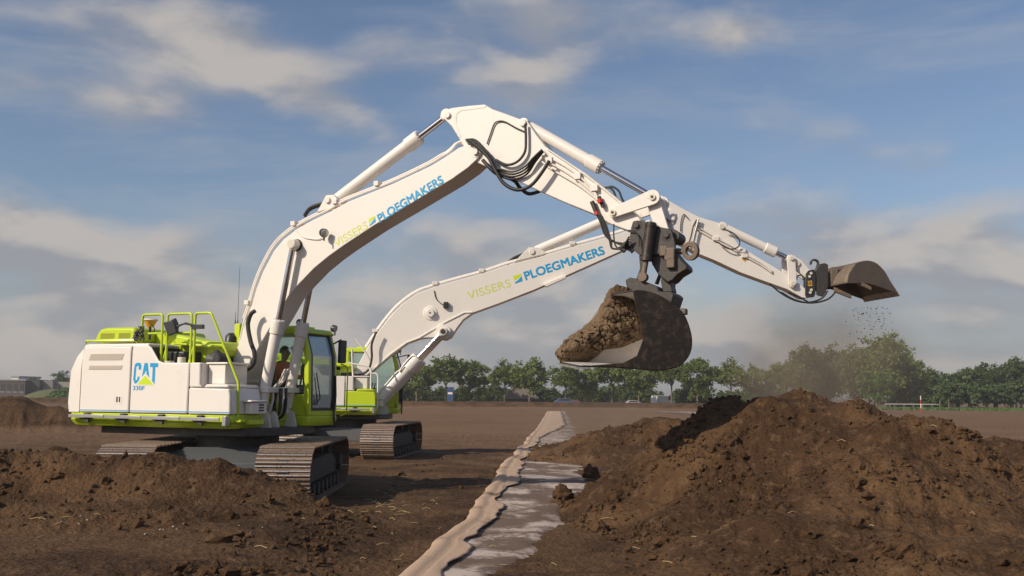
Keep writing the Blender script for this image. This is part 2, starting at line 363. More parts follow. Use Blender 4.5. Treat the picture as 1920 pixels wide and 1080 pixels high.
# loose clods lying on the heaps and round their feet
def ico(sub):
    bm = bmesh.new(); bmesh.ops.create_icosphere(bm, subdivisions=sub, radius=1); v = np.array([q.co[:] for q in bm.verts]); f = np.array([[q.index for q in p.verts] for p in bm.faces]); bm.free(); return v, f
def clods(name, pts, sizes, sub, seed, material, label, zs=None):
    rs = np.random.RandomState(seed); v0, f0 = ico(sub); V = []; Fc = []
    pts = np.asarray(pts)
    zz = height(pts[:, 0], pts[:, 1]) if zs is None else zs
    for k, (p, s_) in enumerate(zip(pts, sizes)):
        d = v0*(1+.32*rs.randn(len(v0), 1)*(.62 if sub > 1 else .85)); d = d*(rs.uniform(.65, 1.25, 3)); a = rs.uniform(0, 6.28)
        c, sn = math.cos(a), math.sin(a); d = np.stack([d[:, 0]*c-d[:, 1]*sn, d[:, 0]*sn+d[:, 1]*c, d[:, 2]*.8], -1)
        Fc.append(f0+len(V)*len(v0)); V.append(d*s_+np.array([p[0], p[1], zz[k]+s_*.25]))
    V = np.concatenate(V); Fc = np.concatenate(Fc); me = bpy.data.meshes.new(name); me.from_pydata(V.tolist(), [], Fc.tolist()); me.materials.append(material)
    o = bpy.data.objects.new(name, me); col.objects.link(o); tag(o, label, None, kind='stuff'); return o
rs = np.random.RandomState(3)
def near_heaps(n, seed, pw=1.0, region=None):
    r_ = np.random.RandomState(seed); out = []
    while len(out) < n:
        a = r_.uniform(-.52, .52, 4000); d = np.exp(r_.uniform(math.log(9.5), math.log(36), 4000)); x = d*np.sin(a); y = d*np.cos(a)
        h0 = height(x, y, False); h1 = height(x+.35, y, False); h2 = height(x, y+.35, False)
        g = np.hypot(h1-h0, h2-h0)/.35; p = (np.clip(g*1.5, 0, 1)*pw+.03)*(.12+.88*sst(-.1, .5, fbm(x*.55, y*.55, 3, 71)))*np.where((x < -2.5) & (y < 15.2), .35, 1)
        on_cloth = (x-CL_X(y) > -.3) & (x-CL_X(y) < 2.2) & (h0 < .06)
        p = np.where(on_cloth, p*.35, p)
        # nothing under the machines
        p = np.where(np.hypot(x+5.3, y-19.6) < 3.2, 0, p)
        k = r_.rand(4000) < p; out += list(zip(x[k], y[k]))
    return np.array(out[:n])
P = near_heaps(8000, 1); clods('small_soil_clods', P, np.exp(rs.normal(math.log(.022), .50, len(P))), 1, 4, CLOD, 'small crumbs of brown soil scattered over the heaps and ground')
P = near_heaps(420, 2); clods('soil_clods', P, np.clip(np.exp(rs.normal(math.log(.048), .42, len(P))), .03, .13), 2, 5, CLOD, 'fist sized clods of brown soil lying on the heaps')

# ------------------------------------------------------------------ ground cloth (geotextile) with its rolled edge
def cloth_mat(name, c, cover, dirtc=(.13, .085, .058)):
    m_ = bpy.data.materials.new(name); m_.use_nodes = True; t = NT(m_.node_tree); bs = m_.node_tree.nodes['Principled BSDF']
    g = t.n('ShaderNodeNewGeometry'); pos = g.outputs['Position']
    a = t.noise(pos, .8, 8, .62, .5); b = t.noise(pos, 11, 6, .65); 
    f = t.ramp(t.m('ADD', t.m('MULTIPLY', a, .8), t.m('MULTIPLY', b, .25)), cover, cover+.13)
    k = t.mix(f, (*c, 1), (*dirtc, 1)); t.put(bs.inputs['Base Color'], k); bs.inputs['Roughness'].default_value = .9
    bp = t.n('ShaderNodeBump'); bp.inputs['Strength'].default_value = .5; bp.inputs['Distance'].default_value = .03
    t.put(bp.inputs['Height'], t.m('ADD', t.m('MULTIPLY', b, .5), t.noise(pos, 60, 3))); t.put(bs.inputs['Normal'], bp.outputs[0]); return m_
CLOTHW = cloth_mat('pale_geotextile', (.50, .405, .35), .43)
CLOTHT = cloth_mat('tan_geotextile', (.46, .32, .22), .57)
def N1(t, seed): return float(fbm(np.array([t]), np.array([seed*3.37]), 3, seed)[0])
def build_cloth():
    ys = np.concatenate([np.arange(8.5, 40, .12), np.exp(np.arange(math.log(40), math.log(126), .02)), [126]]); us = np.linspace(0, 1, 40)
    V = []; 
    for y in ys:
        x0 = float(CL_X(np.array(y)))+(.13*N1(y*.22, 4)+.03*N1(y*.8, 5))*min(1, 30/y); wd = min(2.7, max(1.15, 1.15+.11*(y-10)))+.25*N1(y*.5, 21)
        for u in us: V.append((x0+u*wd, y, 0))
    V = np.array(V); h = np.maximum(height(V[:, 0], V[:, 1], False), 0)
    V[:, 2] = .03+.016*fbm(V[:, 0]*1.5, V[:, 1]*1.5, 3, 50)-np.where(h > .05, .3, 0)-.10*sst(.62, 1.0, np.tile(us, len(ys)))
    n = len(us); Fq = [(i*n+j, i*n+j+1, (i+1)*n+j+1, (i+1)*n+j) for i in range(len(ys)-1) for j in range(n-1)]
    root = empty('geotextile_sheet', (0, 0, 0)); tag(root, 'pale dusty ground cloth with rolled tan edge running past the big soil heap', 'ground cloth')
    me = bpy.data.meshes.new('sheet'); me.from_pydata(V.tolist(), [], Fq); me.materials.append(CLOTHW); me.shade_smooth()
    o = bpy.data.objects.new('sheet', me); col.objects.link(o); o.parent = root
    # folded edge: a flattened roll that swells and pinches, with a loose flap
    V = []; q = 12; yy = [y for y in ys if y < 125]
    for i, y in enumerate(yy):
        x0 = float(CL_X(np.array(y)))+(.13*N1(y*.22, 4)+.03*N1(y*.8, 5))*min(1, 30/y)
        sw = min(1, max(0, .5+.7*N1(y*.34, 2))); far = min(1, max(0, (y-45)/20))
        flap = max(.07, .19+(.22*N1(y*.30, 7)+.05*N1(y*1.3, 9))*min(1, 26/y))+1.3*far; hh = (.035+.050*sw+.010*abs(N1(y*2.3, 12)))*(1-.7*far)
        for k in range(q):
            u = k/(q-1); 
            if u < .5: a = u*2; x = x0-.12-.05*sw+a*(.24+.10*sw); z = hh*math.sin(math.pi*min(1, a*1.02))**.7+.02
            else: a = (u-.5)*2; x = x0+.12+.05*sw+a*flap; z = .035+.05*(1-a)*sw+.016*abs(math.sin(a*3+y*1.7+2*N1(y*.9, 14)))*a
            if u == .5: z = max(z, .04)
            V.append((x, y, z+.02))
    Fq = [(i*q+j, i*q+j+1, (i+1)*q+j+1, (i+1)*q+j) for i in range(len(yy)-1) for j in range(q-1)]
    me = bpy.data.meshes.new('rolled_edge'); me.from_pydata(V, [], Fq); me.materials.append(CLOTHT); me.shade_smooth()
    o = bpy.data.objects.new('rolled_edge', me); col.objects.link(o); o.parent = root
    s_ = o.modifiers.new('thick', 'SOLIDIFY'); s_.thickness = .008
build_cloth()
# far strip of the same cloth beyond the heap
mb = MB(); c0 = on_ground(1228, 774); c1 = on_ground(1300, 781)
mb.add([(c0.x, c0.y+8, .07), (c0.x+6.5, c0.y+8, .07), (c0.x+6.5, c0.y-10, .06), (c0.x+3, c0.y-9, .06)], [(0, 1, 2, 3)])
tag(mb.obj('cloth_strip', CLOTHW, None, smooth=0), 'pale strip of ground cloth lying on the far field', 'ground cloth')

# dark boulder-like lumps beside the cloth
def lump(px, py, size, hgt, seed, label):
    p = on_ground(px, py, .03); r_ = np.random.RandomState(seed); v0, f0 = ico(4)
    n_ = np.array([pnoise(np.array([v[0]*1.6+seed]), np.array([v[1]*1.6+v[2]*1.9]), seed)[0]+.5*pnoise(np.array([v[0]*4+v[2]*3]), np.array([v[1]*4.0-seed]), seed+1)[0] for v in v0])
    d = v0*(1+.55*n_[:, None]); d = d*np.array([size, size*.8, hgt]); d[:, 2] = np.maximum(d[:, 2], -.04)
    me = bpy.data.meshes.new('soil_lump'); me.from_pydata((d+np.array([p.x, p.y, hgt*.5])).tolist(), [], f0.tolist()); me.materials.append(CLOD); me.shade_smooth()
    o = bpy.data.objects.new('soil_lump', me); col.objects.link(o); tag(o, label, 'soil lump')
lump(1110, 900, .20, .22, 3, 'dark pointed lump of soil standing on the white ground cloth')
lump(1056, 938, .19, .17, 8, 'rounded grey brown clod at the foot of the big heap')
# straw and pebbles
STRAW = mat('straw', (.42, .31, .15), .8); PEB = mat('pale_pebble', (.42, .38, .33), .8)
mb = MB(); r_ = random.Random(5)
for k in range(150):
    if k < 40: px, py = r_.gauss(705, 45), r_.gauss(948, 12)
    else: px, py = r_.uniform(20, 1900), r_.uniform(880, 1075)
    p = on_ground(px, py); 
    if abs(p.x+5.3) < 2.6 and p.y > 15: continue
    z = gz(p.x, p.y)+.015; a = r_.uniform(0, 3.1); L = r_.uniform(.05, .22)
    if z > .5:
        z = gz(p.x, p.y)+.02
    mb.tube([(p.x-math.cos(a)*L/2, p.y-math.sin(a)*L/2, z), (p.x, p.y, z+r_.uniform(0, .03)), (p.x+math.cos(a)*L/2, p.y+math.sin(a)*L/2, z)], .004, 4)
tag(mb.obj('straw_bits', STRAW, smooth=0), 'thin bits of straw lying on the soil', kind='stuff')
mb = MB()
for px, py in [(448, 987), (492, 989), (150, 988), (182, 986), (163, 991), (300, 995), (306, 994), (325, 988), (331, 996), (272, 1003), (250, 991), (1225, 800)]:
    p = on_ground(px, py, .3); s_ = r_.uniform(.010, .018); v0, f0 = ico(1); mb.add([(p.x+v[0]*s_, p.y+v[1]*s_, gz(p.x, p.y)+v[2]*s_*.7+.01) for v in v0], [tuple(f) for f in f0])
tag(mb.obj('pebbles', PEB), 'small white pebbles on the scraped earth patch', kind='stuff')
# ------------------------------------------------------------------ excavators
class Mach:
    def __init__(s, C, th):
        s.C = Vector((C[0], C[1], 0)); t = R(th); s.th = t
        s.d = Vector((math.cos(t), -math.sin(t), 0)); s.l = Vector((math.sin(t), math.cos(t), 0))
    def L(s, px, py, y):                 # pixel -> (x, z) on the upright plane y = const of the machine
        d = ray(px, py); O = CAM-s.C; t = (y-O.dot(s.l))/d.dot(s.l); P = O+d*t
        return (P.dot(s.d), P.z)
    def poly(s, pts, y): return [s.L(px, py, y) for px, py in pts]
    def P3(s, px, py, y): x, z = s.L(px, py, y); return Vector((x, y, z))
    def local(s, W): v = Vector(W)-s.C; return Vector((v.dot(s.d), v.dot(s.l), v.z))
def arcpts(c, r, a0, a1, n): return [(c[0]+r*math.cos(a0+(a1-a0)*i/n), c[1]+r*math.sin(a0+(a1-a0)*i/n)) for i in range(n+1)]
_shoe = {}
MUDDY = mat('muddy_steel', (.05, .042, .036), .75, .1, dirt=.7, dirtc=(.075, .046, .029), scale=5, var=.2, bump=.4)
def track(root, off_y, rot, length, rad, width, cx):
    "one crawler: side frame, wheels and every shoe. x runs along the track"
    half = length/2-rad
    mb = MB(); wd = width*.30
    mb.prism([(-half, rad*.62), (half, rad*.62), (half+.1, rad*1.0), (half*.6, rad*1.42), (-half*.6, rad*1.42), (-half-.1, rad*1.0)], -wd, wd)     # track frame
    for x in np.linspace(-half*.86, half*.86, 8): mb.cyl((x, -wd*1.25, rad*.36), (x, wd*1.25, rad*.36), rad*.24, 14)        # rollers
    mb.cyl((0, -wd, rad*1.72), (0, wd, rad*1.72), .1, 12)
    t = mb.obj('track', MUDDY, root, .012); t.location = (cx[0], cx[1], 0); t.rotation_euler = (0, 0, rot)
    # (offset sideways inside the rotated frame)
    t.location = (cx[0]-math.sin(rot)*off_y, cx[1]+math.cos(rot)*off_y, 0)
    for sx, nm in ((half, 'idler'), (-half, 'sprocket')):
        m2 = MB(); m2.cyl((sx, -wd*.55, rad), (sx, wd*.55, rad), rad*.84, 28); m2.cyl((sx, -wd*1.3, rad), (sx, wd*1.3, rad), rad*.34, 18)
        for k in range(10):
            a = k*math.pi/5; m2.cyl((sx+math.cos(a)*rad*.58, -wd*.62, rad+math.sin(a)*rad*.58), (sx+math.cos(a)*rad*.58, wd*.62, rad+math.sin(a)*rad*.58), .035, 8)
        m2.obj(nm, MUDDY, t, .008)
    ml = MB()                                                     # chain links under the shoes
    n = int(round((4*half+2*math.pi*(rad-.05))/.203)); per = 4*half+2*math.pi*(rad-.05); rr = rad-.05
    def pos(s_):
        s_ %= per
        if s_ < 2*half: return (-half+s_, 2*rad-.05, 0.0)                       # top run, forward
        s_ -= 2*half
        if s_ < math.pi*rr: a = s_/rr; return (half+rr*math.sin(a), rad+rr*math.cos(a), -a)
        s_ -= math.pi*rr
        if s_ < 2*half: return (half-s_, .05, -math.pi)
        s_ -= 2*half; a = s_/rr; return (-half-rr*math.sin(a), rad-rr*math.cos(a), -math.pi-a)
    key = (width,)
    if key not in _shoe:
        sm = MB(); p = .198
        prof = [(-p/2, 0), (p/2, 0), (p/2, .018), (p/2-.012, .045), (p/2-.030, .045), (p/2-.042, .018), (.022, .018), (.012, .040), (-.006, .040), (-.016, .018), (-p/2+.042, .018), (-p/2+.030, .045), (-p/2+.012, .045), (-p/2, .018)]
        sm.prism(prof, -width/2, width/2)
        sm.cur = 1                                              # worn shiny grouser crests
        for a, b in ((p/2-.031, p/2-.011), (-.007, .013), (-p/2+.011, -p/2+.031)): 
            zt = .0462 if abs(a) > .02 else .0412; sm.add([(a, -width/2+.004, zt), (b, -width/2+.004, zt), (b, width/2-.004, zt), (a, width/2-.004, zt)], [(0, 1, 2, 3)])
        sm.cur = 0
        for yb in (-.13, -.09, .09, .13): sm.cyl((.06, yb, .018), (.06, yb, .034), .016, 6)
        o = sm.obj('track_shoe', [SHOE, WORN], t, smooth=0); _shoe[key] = o.data; first = o
    else:
        first = bpy.data.objects.new('track_shoe', _shoe[key]); col.objects.link(first); first.parent = t
    for k in range(n):
        x, z, a = pos(k*per/n+.07); o = first if k == 0 else first.copy()
        if k: col.objects.link(o); o.parent = t
        o.location = (x, rnd.uniform(-.004, .004), z); o.rotation_euler = (0, -a, 0)
        ml.cyl((x, -.10, z-.06*math.cos(a)), (x, .10, z-.06*math.cos(a)), .045, 8)
    tag(ml.obj('chain', DARK, t, smooth=40), kind='stuff')
    return t
def hose(root, M, pts, y, r, material=BLACK, name='hose', k=6):
    "pts: (px, py) or (px, py, y)"
    P = [M.P3(p[0], p[1], p[2] if len(p) > 2 else y) for p in pts]
    mb = MB(); mb.tube(smooth_path(P, k), r, 8); return mb.obj(name, material, root, smooth=60)
def ram(root, name, p0, pg, p1, rb, rr, glr=None):
    "hydraulic cylinder: barrel p0..pg, rod pg..p1"
    p0, pg, p1 = Vector(p0), Vector(pg), Vector(p1); ax = (p1-p0).normalized(); pg = p0+ax*(pg-p0).dot(ax)
    mb = MB(); mb.tube([p0, p0+ax*rb*.9, p0+ax*rb*1.0, pg-ax*rb*2.6, pg-ax*rb*2.5, pg-ax*.02, pg], [rb*.75, rb*.78, rb, rb, rb*1.22, rb*1.22, rb*1.0], 24)
    mb.cyl(p0-Vector((0, rb*1.0, 0)), p0+Vector((0, rb*1.0, 0)), rb*.95, 20)
    q = pg-ax*rb*.6
    sd_ = ax.orthogonal().normalized(); s2 = ax.cross(sd_)
    for k in range(12):
        a = k*math.pi/6; u = sd_*math.cos(a)+s2*math.sin(a); mb.cyl(pg-ax*.03+u*rb*1.02, pg+ax*.012+u*rb*1.02, rb*.13, 6)
    o = mb.obj(name, WHITE, root, .004)
    m2 = MB(); m2.tube([pg, p1-ax*rr*1.6], rr, 20); m2.obj('rod', CHROME, o)
    m3 = MB(); m3.tube([p1-ax*rr*2.0, p1-ax*rr*.6], rr*1.25, 16); m3.cyl(p1-Vector((0, rr*1.5, 0)), p1+Vector((0, rr*1.5, 0)), rr*1.7, 18); m3.obj('rod_eye', WHITE, o, .004)
    return o
def pin(mb, p, r, y0, y1): mb.cyl((p[0], y0, p[1]), (p[0], y1, p[1]), r, 18)
def text(root, body, material, p0, p1, y, hgt, bold=0.0, name='lettering', heavy=0.0):
    "flat lettering from p0 to p1 (x,z baseline ends) on the plane y"
    cu = bpy.data.curves.new('t', 'FONT'); cu.body = body; cu.size = 1.0; cu.offset = bold; cu.extrude = 0.0; cu.resolution_u = 6
    to = bpy.data.objects.new('t', cu); col.objects.link(to); bpy.context.view_layer.update()
    dg = bpy.context.evaluated_depsgraph_get(); me = bpy.data.meshes.new_from_object(to.evaluated_get(dg)); bpy.data.objects.remove(to)
    co = np.array([v.co[:] for v in me.vertices]); x0, x1 = co[:, 0].min(), co[:, 0].max(); y0, y1 = co[:, 1].min(), co[:, 1].max()
    ux, uz = p1[0]-p0[0], p1[1]-p0[1]; L = math.hypot(ux, uz); ux /= L; uz /= L
    a = (co[:, 0]-x0)/(x1-x0)*L; b = (co[:, 1]-y0)/(y1-y0)*hgt
    out = np.stack([p0[0]+ux*a-uz*b, np.full(len(a), y), p0[1]+uz*a+ux*b], -1)
    me.vertices.foreach_set('co', out.ravel())
    if heavy:                              # thicken the strokes with shifted layers a hair apart
        bm = bmesh.new(); bm.from_mesh(me); 
        for k, (da, db) in enumerate(((heavy, 0), (0, heavy), (heavy, heavy))):
            t_ = me.copy(); o2 = out.copy(); o2[:, 0] += ux*da-uz*db; o2[:, 2] += uz*da+ux*db; o2[:, 1] -= .0012*(k+1); t_.vertices.foreach_set('co', o2.ravel()); bm.from_mesh(t_)
        bm.to_mesh(me); bm.free()
    me.materials.clear(); me.materials.append(material); me.update()
    o = bpy.data.objects.new(name, me); col.objects.link(o); o.parent = root
    return o
def logo_square(root, M, quad, y):
    "lime over blue square with a pale slanting gap; quad = px corners bl, br, tr, tl"
    bl, br, tr, tl = [Vector(M.L(*p, y)) for p in quad]
    def q(u, v): p = bl*(1-u)*(1-v)+br*u*(1-v)+tr*u*v+tl*(1-u)*v; return (p.x, y, p.y)
    mb = MB(); mb.add([q(0, .42), q(.5, .52), q(1, .82), q(1, 1), q(0, 1)], [(0, 1, 2, 3, 4)]); o = mb.obj('logo_upper', LIMET, root, smooth=0)
    mb = MB(); mb.add([q(0, 0), q(1, 0), q(1, .70), q(.55, .36), q(0, .18)], [(0, 1, 2, 3, 4)]); mb.obj('logo_lower', BLUE, root, smooth=0)
def lamp(root, p, d, r=.07, name='work_light'):
    p = Vector(p); d = Vector(d).normalized(); mb = MB(); mb.tube([p-d*.09, p-d*.06, p+d*.01], [r*.55, r*.95, r], 16); mb.cyl(p-Vector((0, 0, r)), p-Vector((0, 0, r+.06)), .015, 8)
    o = mb.obj(name, BLACKP, root, smooth=40); m2 = MB(); m2.tube([p+d*.0105, p+d*.016], [r*.88, r*.80], 16); m2.obj('lens', LENS, o, smooth=40); return o
def cab(root, x0, x1, y0, y1, z0, z1, body=LIME):
    "operator's cab; windscreen faces +x, the boom side is y0"
    W = y1-y0; zs = z0+.62; xf = x1-.10; xr = x0
    mb = MB()
    mb.prism([(x0, z0), (x1-.06, z0), (x1, z0+.10), (x1, z0+.20), (x0, z0+.20)], y0, y1)                     # floor pan
    mb.prism([(x0, z0+.2), (x1-.02, z0+.2), (x1-.13, zs), (x0, zs)], y0, y0+.05)                           # lower side, boom side
    mb.prism([(x0, z0+.2), (x1-.02, z0+.2), (x1-.13, zs), (x0, zs)], y1-.05, y1)
    mb.box(x0, x0+.05, y0, y1, z0+.2, zs+.15)
    for yy in (y0, y1-.10):                                                                            # front pillars, raked
        mb.prism([(x1-.13, z0+.2), (x1, z0+.2), (x1-.03, z1-.55), (x1-.16, z1-.10), (x1-.28, z1-.10), (x1-.15, z1-.60)], yy, yy+.10)
    for yy in (y0, y1-.08):
        mb.box(x0, x0+.12, yy, yy+.08, zs, z1-.1); mb.box(x0+.62, x0+.70, yy, yy+.06, zs, z1-.1)
    mb.prism([(x0-.02, z1-.14), (x1-.16, z1-.14), (x1-.10, z1-.11), (x1-.20, z1-.02), (x1-.45, z1+.0), (x0+.1, z1+.0), (x0-.02, z1-.05)], y0-.01, y1+.01)   # roof
    mb.box(x1-.06, x1-.003, y0+.1, y1-.1, z0+.19, z0+.33)
    c = mb.obj('cab', body, root, .028)
    mb = MB(); mb.box(x0+.35, x1-.45, y0+.2, y1-.2, z1+.001, z1+.045); mb.obj('roof_hatch', body, c, .015)
    def pane(pts, m_=GLASS, nm='window'):
        m_b = MB(); n = len(pts); p = [Vector(q) for q in pts]; nn = (p[1]-p[0]).cross(p[2]-p[1]).normalized()*.006
        m_b.add(p+[q+nn for q in p], [tuple(range(n)), tuple(range(2*n-1, n-1, -1))]+[(i, i+n, (i+1) % n+n, (i+1) % n) for i in range(n)]); return m_b.obj(nm, m_, c, smooth=0)
    e = .012
    pane([(x1-.012, y0+.10, z0+.33), (x1-.012, y1-.10, z0+.33), (x1-.045, y1-.10, z1-.55), (x1-.175, y1-.10, z1-.13), (x1-.175, y0+.10, z1-.13), (x1-.045, y0+.10, z1-.55)][::1], GLASS, 'windscreen')
    for yy in (y0+.02, y1-.03):
        pane([(x0+.12, yy, zs), (x0+.62, yy, zs), (x0+.62, yy, z1-.14), (x0+.12, yy, z1-.14)], GLASSG)
        pane([(x0+.70, yy, zs), (x1-.14, yy, zs), (x1-.16, yy, z1-.58), (x1-.28, yy, z1-.14), (x0+.70, yy, z1-.14)], GLASSG)
    pane([(x0+.02, y0+.08, zs+.15), (x0+.02, y1-.08, zs+.15), (x0+.02, y1-.08, z1-.14), (x0+.02, y0+.08, z1-.14)], GLASSG, 'rear_window')
    mb = MB()                                                                                          # black windscreen seal
    for ya, yb in ((y0+.085, y0+.125), (y1-.155, y1-.085)): mb.prism([(x1-.02, z0+.30), (x1+.004, z0+.30), (x1-.026, z1-.55), (x1-.156, z1-.11), (x1-.18, z1-.11), (x1-.05, z1-.55)], ya, yb)
    mb.box(x1-.02, x1+.003, y0+.1, y1-.1, z0+.30, z0+.36)
    mb.prism([(x1-.20, z1-.16), (x1-.15, z1-.16), (x1-.14, z1-.105), (x1-.19, z1-.105)], y0+.1, y1-.1)
    mb.obj('window_seal', BLACKP, c, .006)
    mb = MB(); ym = y0+.40                                                                             # wipers
    mb.tube([(x1+.012, y0+.20, z0+.42), (x1+.016, ym-.05, z0+.55), (x1-.0, y0+.22, z0+1.05)], .011, 6); mb.tube([(x1+.015, y0+.26, z0+.42), (x1+.008, y0+.16, z0+.95)], .009, 6)
    mb.tube([(x1+.02, y1-.10, z0-.02), (x1+.03, y1-.16, z0+.25), (x1+.02, y1-.09, z0+.60), (x1+.0, y1-.09, z0+1.0)], .022, 6)
    mb.obj('wiper', BLACK, c)
    mb = MB(); mb.box(x0+.30, x0+.78, y0+.27, y1-.27, z0+.42, z0+.60); mb.prism([(x0+.18, z0+.58), (x0+.34, z0+.58), (x0+.24, z0+1.30), (x0+.12, z0+1.30)], y0+.28, y1-.28); mb.box(x0+.12, x0+.22, y0+.36, y1-.36, z0+1.32, z0+1.52)
    mb.obj('seat', SEATM, c, .04)
    mb = MB(); mb.box(x0+.45, x0+.95, y0+.10, y0+.24, z0+.35, z0+.78); mb.box(x0+.45, x0+.95, y1-.24, y1-.10, z0+.35, z0+.78)
    for yy in (y0+.17, y1-.17): mb.tube([(x0+.85, yy, z0+.78), (x0+.90, yy, z0+1.0)], .02, 8)
    mb.prism([(x1-.42, z0+.2), (x1-.16, z0+.2), (x1-.2, z0+.5), (x1-.36, z0+.45)], y0+.2, y1-.2); mb.box(x1-.30, x1-.26, y0+.13, y0+.30, z0+.95, z0+1.22); mb.tube([(x1-.28, y0+.2, z0+.5), (x1-.28, y0+.2, z0+1.0)], .02)
    mb.obj('control_console', BLACKP, c, .015)
    return c
def person(x, y, z, root_fn, label, head_to=1.0):
    "seated operator: one continuous skinned body; z = seat height. built in machine space, linked top-level"
    J = {'pel': (0, 0, .10), 'sp': (-.05, 0, .32), 'ch': (-.06, 0, .52), 'nk': (-.03, 0, .66), 'hd': (0.0, 0, .74), 'hd2': (.015, 0, .84), 'hd3': (.01, 0, .91)}
    E_ = [('pel', 'sp'), ('sp', 'ch'), ('ch', 'nk'), ('nk', 'hd'), ('hd', 'hd2'), ('hd2', 'hd3')]
    rad = {'pel': .155, 'sp': .145, 'ch': .165, 'nk': .06, 'hd': .075, 'hd2': .098, 'hd3': .07}
    for s_, n_ in ((1, 'L'), (-1, 'R')):
        J.update({'sh'+n_: (-.05, .19*s_, .58), 'el'+n_: (.07, .27*s_, .34), 'wr'+n_: (.31, .24*s_, .34), 'ha'+n_: (.40, .23*s_, .36),
                  'hp'+n_: (.03, .10*s_, .09), 'kn'+n_: (.46, .14*s_, .12), 'an'+n_: (.56, .14*s_, -.30), 'to'+n_: (.72, .15*s_, -.35)})
        E_ += [('ch', 'sh'+n_), ('sh'+n_, 'el'+n_), ('el'+n_, 'wr'+n_), ('wr'+n_, 'ha'+n_), ('pel', 'hp'+n_), ('hp'+n_, 'kn'+n_), ('kn'+n_, 'an'+n_), ('an'+n_, 'to'+n_)]
        rad.update({'sh'+n_: .08, 'el'+n_: .058, 'wr'+n_: .042, 'ha'+n_: .042, 'hp'+n_: .095, 'kn'+n_: .075, 'an'+n_: .05, 'to'+n_: .05})
        for k, (dy, L_, dz) in enumerate(((-.032, .07, .012), (-.011, .085, .02), (.011, .08, .018), (.032, .062, .01), (-.05, .035, -.03))):
            nm = 'f%d%s' % (k, n_); J[nm] = (.40+L_*.7, .23*s_+dy, .36+dz); J[nm+'b'] = (.40+L_, .23*s_+dy*1.05, .335+dz); E_ += [('ha'+n_, nm), (nm, nm+'b')]; rad[nm] = .010; rad[nm+'b'] = .009
    names = list(J); me = bpy.data.meshes.new('person'); me.from_pydata([J[n_] for n_ in names], [(names.index(a), names.index(b)) for a, b in E_], [])
    o = bpy.data.objects.new('person', me); col.objects.link(o)
    md = o.modifiers.new('skin', 'SKIN'); md.use_smooth_shade = True
    for i, n_ in enumerate(names): r_ = rad[n_]; me.skin_vertices[0].data[i].radius = (r_, r_*(1.15 if n_ in ('ch', 'sp', 'pel') else 1)); 
    me.skin_vertices[0].data[names.index('pel')].use_root = True
    sb = o.modifiers.new('sub', 'SUBSURF'); sb.levels = 1; sb.render_levels = 1
    bpy.context.view_layer.update(); dg = bpy.context.evaluated_depsgraph_get(); m2 = bpy.data.meshes.new_from_object(o.evaluated_get(dg)); o.modifiers.clear(); o.data = m2
    m2.materials.clear()
    for mm in (ORANGE, NAVY, SKIN, REFL): m2.materials.append(mm)
    for p in m2.polygons:
        c = p.center; i = 0
        if c.z > .645: i = 2
        elif c.x > .30 and c.z > .22: i = 2
        elif c.z < .19: i = 1
        elif .30 < c.z < .345 and c.x < .10 and abs(c.y) < .2: i = 3
        p.material_index = i
    hb = MB(); v0, f0 = ico(3)
    vs = [(v[0]*.108-.012, v[1]*.10, v[2]*.125+.85) for v in v0]
    keep = [tuple(f) for f in f0 if sum(v0[i][2] for i in f)/3 > (-.25 if sum(v0[i][0] for i in f)/3 < .15 else .42)]
    hb.add(vs, keep); h = hb.obj('hair', HAIR, o, smooth=60)
    fb = MB(); fb.tube([(.10, 0, .835), (.125, 0, .80), (.108, 0, .785)], [.008, .016, .01], 8)             # nose
    for s_ in (-1, 1): fb.tube([(.0, .095*s_, .83), (.0, .108*s_, .80)], [.022, .016], 8)
    fb.obj('nose_and_ears', SKIN, o)
    eb = MB()
    for s_ in (-1, 1): eb.tube([(.085, .034*s_, .84), (.099, .034*s_, .84)], [.012, .008], 8)
    eb.tube([(.098, -.025, .762), (.101, 0, .760), (.098, .025, .762)], .005, 6)
    eb.obj('eyes_and_mouth', HAIR, o)
    tag(o, label, 'person'); return o
# ------------------------------------------------------------------ first excavator
M1 = Mach((-5.3, 19.6), 23)
ex1 = empty('excavator', M1.C, -M1.th)
tag(ex1, 'white and lime crawler excavator with blue three letter logo and wide tilting bucket', 'excavator', 'excavators')
UC = R(2)+math.pi/2 - (-M1.th)         # undercarriage points away from the camera, house is swung round
TR = R(91.5)+M1.th
for oy in (-1.36, 1.36): track(ex1, oy, TR+math.pi, 4.95, .52, .95, (0, 0))
mb = MB()                                                                                   # car body between the tracks
mb.zprism([(-1.0, -.95), (1.0, -.95), (1.0, .95), (-1.0, .95)], .48, .88)
mb.add([(-1.6, -1.0, .45), (-1.6, 1.0, .45), (-.9, .75, .95), (-.9, -.75, .95), (-1.6, -1.0, .70), (-1.6, 1.0, .70)], [(0, 1, 5, 4), (4, 5, 2, 3), (0, 4, 3), (1, 2, 5), (0, 3, 2, 1)])
mb.add([(1.6, -1.0, .45), (1.6, 1.0, .45), (.9, .75, .95), (.9, -.75, .95), (1.6, -1.0, .70), (1.6, 1.0, .70)], [(0, 4, 5, 1), (4, 3, 2, 5), (0, 3, 4), (1, 5, 2), (0, 1, 2, 3)])
o = mb.obj('car_body', STEELG, ex1, .02); o.rotation_euler = (0, 0, TR+math.pi)
mb = MB(); mb.cyl((0, 0, .86), (0, 0, 1.24), .78, 40); mb.obj('swing_bearing', DARK, ex1)

